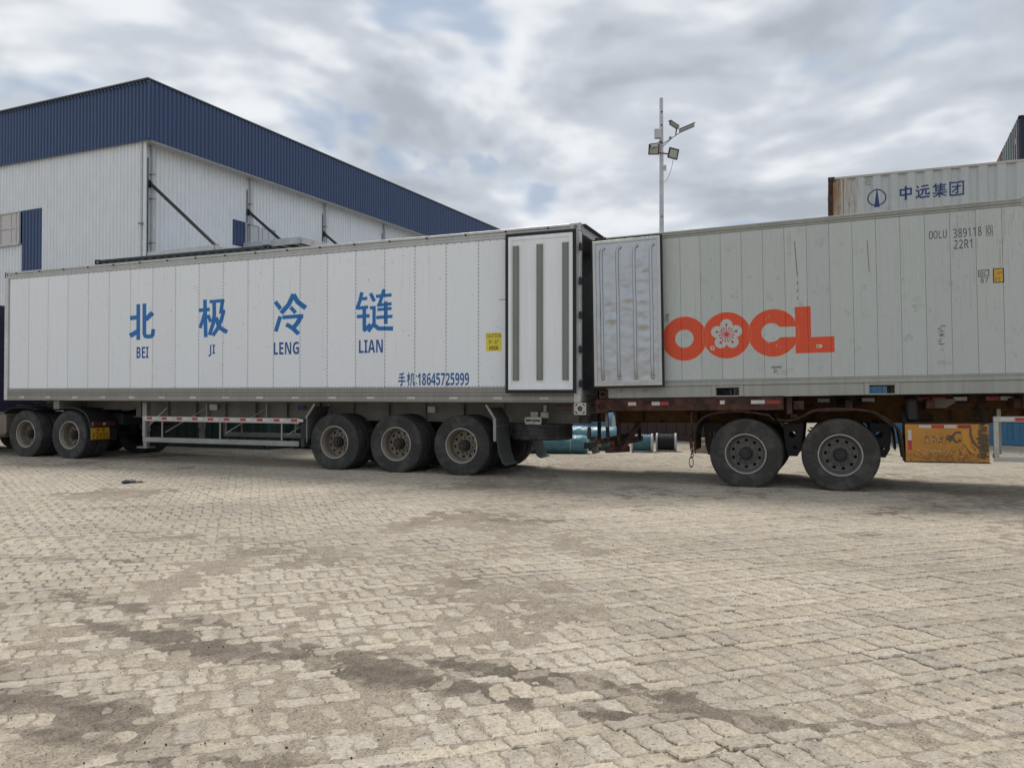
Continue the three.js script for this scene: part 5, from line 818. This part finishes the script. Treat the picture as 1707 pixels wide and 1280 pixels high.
{ // more containers on the ground beyond, dark between the wheels
  const teal = shade(0.03, 0.06, 0.07), brown = shade(0.055, 0.03, 0.028);
  const [x, z] = along(WX, WZ, AW, -11.2, -7.4); boxContainer('dark blue-green container on the ground beyond the white trailer wheels', [x, 0, z], -AW, { mat: teal });
  const [x2, z2] = along(WX, WZ, AW, -3.6, -11.2); boxContainer('dark brown container on the ground behind the cable drums', [x2, 0, z2], -AW, { mat: brown, L: 6.058 });
}
{ // three high behind the grey container
  const L = 12.19, top = canvasOf(2048, 436, (ctx, w, h) => {
    const X = (k) => k / L * w, Y = (y) => h - (y - 5.18) / 2.591 * h, r = rngOf(66);
    ctx.fillStyle = 'rgb(186,191,191)'; ctx.fillRect(0, 0, w, h); grime(ctx, w, h, 71, { drips: 900, scuffs: 60, blots: 160, specks: 200, drip: '128,116,98', scuff: '90,84,76' });
    for (let i = 0; i < 520; i++) { const x = 0.1 + 0.75 * r() * r(), a = r(); ctx.fillStyle = `rgba(${120 + 60 * r()},${82 + 36 * r()},${44 + 20 * r()},${0.06 + 0.22 * a * a})`; ctx.fillRect(X(x), Y(7.75 - 2.2 * r() * r()), 1 + 4 * r(), 8 + 90 * r()); }
    ctx.fillStyle = 'rgba(110,70,40,0.85)'; ctx.fillRect(X(0.40), 0, 3, h);
    ctx.strokeStyle = ctx.fillStyle = 'rgb(44,62,112)'; ctx.lineWidth = 6; ctx.beginPath(); ctx.ellipse(X(1.30), Y(7.06), 0.235 / L * w, 0.225 / 2.591 * h, 0, 0, 7); ctx.stroke();
    ctx.beginPath(); ctx.moveTo(X(1.30), Y(7.36)); ctx.lineTo(X(1.375), Y(6.78)); ctx.lineTo(X(1.225), Y(6.78)); ctx.fill();
    [['zhong', 1.865], ['yuan', 2.290], ['ji2', 2.712], ['tuan', 3.130]].forEach(([n, x]) => glyph(ctx, GLYPH[n][0], BOX, X(x), Y(7.325), X(x + 0.365), Y(6.925)));
    ctx.strokeStyle = 'rgb(60,60,60)'; ctx.lineWidth = 2; ctx.strokeRect(X(1.04), Y(7.60), 14, 24);
  });
  const p = [9.316, 0, -22.7], beige = std(lin(0.60, 0.60, 0.57), 0.6, 0, T.streak), blue = shade(0.06, 0.20, 0.36), teal = shade(0.10, 0.20, 0.24);
  boxContainer('blue container at the bottom of the stack behind the grey container', p, -AW, { L, mat: blue });
  boxContainer('teal container hidden in the middle of the stack behind the grey container', [p[0], 2.593, p[2]], -AW, { L, mat: teal });
  boxContainer('rust-stained white container with blue Chinese characters and a sail emblem', [p[0], 5.186, p[2]], -AW, { L, mat: beige, sideMat: std(lin(1, 1, 1), 0.6, 0, top), pitch: 0.44, deep: 0.06, post: M.rust, ends: M.rust });
}
{ // far stacks, five high, side by side into the distance, their door ends towards the left
  const navy = shade(0.022, 0.030, 0.06), maroon = shade(0.22, 0.035, 0.045), green = shade(0.05, 0.14, 0.11), slate = shade(0.09, 0.10, 0.13), wine = shade(0.12, 0.03, 0.05);
  const mats = [navy, green, maroon, wine, navy, slate], AB = 0.44680, nth = ['nearest', 'second nearest', 'third', 'fourth', 'fifth', 'farthest'], hue = ['navy', 'dark green', 'maroon', 'wine red', 'navy', 'slate grey'];
  for (let s = 0; s < 6; s++) for (let k = 0; k < 5; k++) {
    const d = s * 2.49 + Math.floor(s / 2) * 0.3, x = 21.07 + d * Math.sin(AB), z = -32 - d * Math.cos(AB), m = k === 4 ? mats[s] : mats[(s * 2 + k) % 6];
    const c = boxContainer(k === 4 ? `${hue[s]} container, ${nth[s]} on top of the far stacks` : 'container in the lower tiers of the far stacks', [x, k * 2.596, z], -AB, { mat: m, group: k === 4 ? 'top containers of the far stacks' : 'lower containers of the far stacks' });
    if (k < 3) continue;
    for (let i = 0; i < 4; i++) part(c, 'locking_bar', cyl(0.02, 0.02, 2.3, 'y', -0.035, 1.3, -0.34 - i * 0.58, 8), M.paleEnd);
    for (let i = 0; i < 5; i++) part(c, 'placard', box(0.01, 0.16 + 0.3 * hash(i, s, 4), 0.2 + 0.25 * hash(i, s, 3), -0.012, 0.5 + 1.7 * hash(i, s + k, 5), -0.45 - i * 0.38, 0.002), [M.paleEnd, slate, navy, M.crateBlue, M.wood][Math.floor(hash(i, s, 6) * 5)]);
  }
}

// ---------------------------------------------------------------- mast with lights and cameras
{
  const t = thing('light_mast', 'tall pale mast with floodlights and cameras behind the trailers', 'mast', [6.21, 0, -32]);
  part(t, 'pole', [cyl(0.125, 0.075, 13.7, 'y', 0, 6.85, 0, 12), box(0.5, 0.05, 0.5, 0, 0.025, 0, 0.01)], M.pipe);
  for (const y of [13.1, 12.55, 8.75]) part(t, 'cable_port', cyl(0.035, 0.03, 0.05, 'z', 0, y, 0.10, 10), M.black);
  part(t, 'control_box', [box(0.27, 0.40, 0.16, -0.17, 12.18, 0.08, 0.015), box(0.2, 0.02, 0.02, -0.17, 12.0, 0.15, 0.004)], M.pipe);
  part(t, 'camera_arm', [rod([0, 11.75, 0.06], [0.75, 12.2, 0.25], 0.022), rod([0, 11.62, 0.06], [0.38, 11.95, 0.2], 0.018), rod([0.3, 11.95, 0.18], [0.36, 12.02, 0.2], 0.06)], M.galv);
  const cam = (name, p, q, mat) => { const g = new THREE.Group(); g.name = name; t.add(g); const a = V(...p), b = V(...q), d = b.clone().sub(a).normalize(); part(g, 'housing', bar(p, q, 0.15, 0.13, 0.025), mat); part(g, 'sunshade', bar([p[0], p[1] + 0.08, p[2]], [q[0] + d.x * 0.05, q[1] + d.y * 0.05 + 0.08, q[2] + d.z * 0.05], 0.18, 0.012), mat); part(g, 'lens', rod(q, [q[0] + d.x * 0.012, q[1] + d.y * 0.012, q[2] + d.z * 0.012], 0.05), M.darkGlass); };
  cam('camera', [0.68, 12.22, 0.28], [1.26, 12.44, 0.40], M.galv); cam('camera', [0.66, 12.38, 0.2], [0.28, 12.52, 0.42], M.galv); cam('camera', [-0.10, 11.70, 0.16], [-0.52, 11.60, 0.32], M.pipe);
  part(t, 'camera_bracket', [rod([0.55, 12.1, 0.22], [0.58, 12.36, 0.26], 0.025), rod([-0.02, 11.85, 0.08], [-0.14, 11.78, 0.16], 0.05)], M.black);
  for (const [x, y, ry] of [[-0.34, 11.51, -0.35], [0.46, 11.34, 0.30]]) {
    const g = new THREE.Group(); g.name = 'floodlight'; g.position.set(x, y, 0.16); g.rotation.set(0.16, ry, x > 0 ? -0.14 : -0.10, 'YXZ'); t.add(g);
    part(g, 'housing', [box(0.44, 0.42, 0.05, 0, 0, -0.03, 0.012), ring(0.44, 0.42, 0.035, 0.03, 0)], M.darkSteel); part(g, 'glass', box(0.368, 0.348, 0.008, 0, 0, 0.004, 0), std(lin(0.42, 0.42, 0.36), 0.2, 0)); const f = []; for (let i = -3; i <= 3; i++) f.push(box(0.012, 0.34, 0.04, i * 0.055, 0, -0.075, 0.002)); part(g, 'cooling_fins', f, M.darkSteel);
  }
  part(t, 'cross_arm', bar([-0.30, 11.42, 0.07], [0.42, 11.33, 0.07], 0.05, 0.05), M.redPaint); part(t, 'junction_box', box(0.10, 0.22, 0.10, 0.14, 10.78, 0.05, 0.01), M.pipe);
  part(t, 'cable', tube([[0.47, 11.13, 0.10], [0.38, 10.7, 0.10], [0.25, 10.35, 0.1], [0.11, 10.18, 0.08]], 0.011, 5), M.galv);
}

// ---------------------------------------------------------------- goods lying behind the trailers
function bundle(label, pos, turn, r, len, mat, seed, end = M.paleEnd) {
  const t = thing('wrapped_roll', label, 'roll', pos, turn, undefined);
  const g = new THREE.CylinderGeometry(r, r, len, 40, 40, true).rotateZ(Math.PI / 2), p = g.attributes.position;
  for (let i = 0; i < p.count; i++) { const x = p.getX(i), y = p.getY(i), z = p.getZ(i), a = Math.atan2(z, y), k = 1 + (fbm(x * 9 + 30, a * 2.2 + 30, 4, seed) - 0.5) * 0.13 - 0.12 * smooth(len / 2 - 0.08, len / 2, Math.abs(x)); p.setY(i, y * k); p.setZ(i, z * k); }
  g.computeVertexNormals(); g.translate(0, r * 0.97, 0); part(t, 'wrapping', g, mat);
  for (const s of [-1, 1]) part(t, 'end_wrap', cyl(r * 0.86, r * 0.80, 0.03, 'x', s * (len / 2 - 0.01), r * 0.97, 0, 24), end);
  for (const s of [-0.28, 0.3]) part(t, 'strap', new THREE.TorusGeometry(r * 1.005, 0.008, 5, 40).rotateY(Math.PI / 2).translate(s * len, r * 0.97, 0), M.paleEnd);
}
bundle('teal film-wrapped roll nearest to the trailer rear', [0.85, 0, -18.4], -0.22, 0.22, 1.9, M.tealWrap, 4);
bundle('pale teal wrapped roll lying behind the nearest roll', [1.75, 0, -19.6], -0.30, 0.30, 1.9, M.tealWrap, 5);
bundle('deep blue wrapped roll, the biggest and farthest of the rolls', [1.65, 0, -20.9], -0.26, 0.48, 2.2, M.blueWrap, 6);
function drum(label, pos, turn, r, len, core) {
  const t = thing('cable_drum', label, 'drum', pos, turn);
  for (const s of [-1, 1]) part(t, 'flange', [cyl(r, r, 0.035, 'x', s * len / 2, r, 0, 36), new THREE.TorusGeometry(r - 0.012, 0.014, 6, 36).rotateY(Math.PI / 2).translate(s * (len / 2 + 0.012), r, 0)], M.paleEnd);
  const g = []; for (let i = 0; i < 14; i++) g.push(new THREE.TorusGeometry(r * 0.86, len / 30, 6, 30).rotateY(Math.PI / 2).translate(-len / 2 + (i + 0.5) * len / 14, r, 0)); part(t, 'winding', [cyl(r * 0.84, r * 0.84, len - 0.03, 'x', 0, r, 0, 30), ...g], core);
}
drum('black cable drum with pale flanges behind the grey trailer', [3.78, 0, -18.95], -0.25, 0.225, 0.44, M.gasket);
drum('teal wound cable drum beside the black drum', [3.16, 0, -18.75], -0.25, 0.225, 0.46, M.tealWrap);
{ // crates on a rack under the white trailer's far side, a timber pile behind the grey trailer's wheels
  for (let i = 0; i < 5; i++) {
    const [x, z] = along(WX, WZ, AW, -8.75 + i * 0.92, -4.75), t = thing('storage_crate', ['blue plastic crate, leftmost of the row behind the side guard', 'blue plastic crate, second from the left behind the side guard', 'blue plastic crate, middle of the row behind the side guard', 'blue plastic crate, second from the right behind the side guard', 'blue plastic crate, rightmost of the row behind the side guard'][i], 'crate', [x, 0, z], -AW, 'crates behind the side guard');
    part(t, 'crate_wall', [span(-0.40, 0.40, 0.10, 0.72, -0.32, -0.30, 0.004), span(-0.40, 0.40, 0.10, 0.72, 0.30, 0.32, 0.004), span(-0.42, -0.40, 0.10, 0.72, -0.32, 0.32, 0.004), span(0.40, 0.42, 0.10, 0.72, -0.32, 0.32, 0.004)], i % 2 ? M.crateBlue : M.darkGreen);
    part(t, 'crate_floor', span(-0.40, 0.40, 0.10, 0.13, -0.30, 0.30, 0.002), M.crateBlue); part(t, 'rim', [span(-0.44, 0.44, 0.70, 0.74, 0.322, 0.345, 0.004), span(-0.44, 0.44, 0.70, 0.74, -0.345, -0.322, 0.004)], M.crateBlue);
    const rb = []; for (let k = -3; k <= 3; k++) rb.push(span(k * 0.115 - 0.01, k * 0.115 + 0.01, 0.12, 0.69, 0.321, 0.336, 0.002)); part(t, 'crate_rib', rb, M.crateBlue);
    for (const k of [-0.3, 0.3]) part(t, 'skid', span(k - 0.05, k + 0.05, 0, 0.10, -0.31, 0.31, 0.004), M.hub);
  }
  const [x, z] = along(WX, WZ, AW, -5.0, -5.6), r = thing('pipe_bundle', 'bundle of pale pipes on the ground beyond the trailer', 'pipes', [x, 0, z], -AW);
  for (let i = 0; i < 5; i++) part(r, 'pipe', cyl(0.055, 0.055, 1.5, 'x', 0, 0.055 + (i > 2 ? 0.095 : 0), (i > 2 ? i - 3 + 0.5 : i) * 0.112 - 0.1, 12), M.paleEnd);
  for (let q = 0; q < 3; q++) { const s = thing('timber_stack', ['short stack of weathered timber balks behind the rear trailer strut', 'low stack of weathered timber balks between the wheels', 'long stack of weathered timber balks behind the rear wheel'][q], 'timber', [[4.75, 0, -18.6], [7.2, 0, -19.2], [8.3, 0, -18.2]][q], -0.5 + q * 0.2); const rr = rngOf(90 + q); for (let i = 0; i < 8; i++) part(s, 'balk', box(0.5 + 0.4 * rr(), 0.11, 0.15, (rr() - 0.5) * 0.16, 0.056 + Math.floor(i / 3) * 0.112, (i % 3 - 1) * 0.19, 0.008), M.wood); }
}
scene.traverse((o) => { if (o.isMesh) { o.castShadow = true; o.receiveShadow = true; } });
renderer.render(scene, camera);
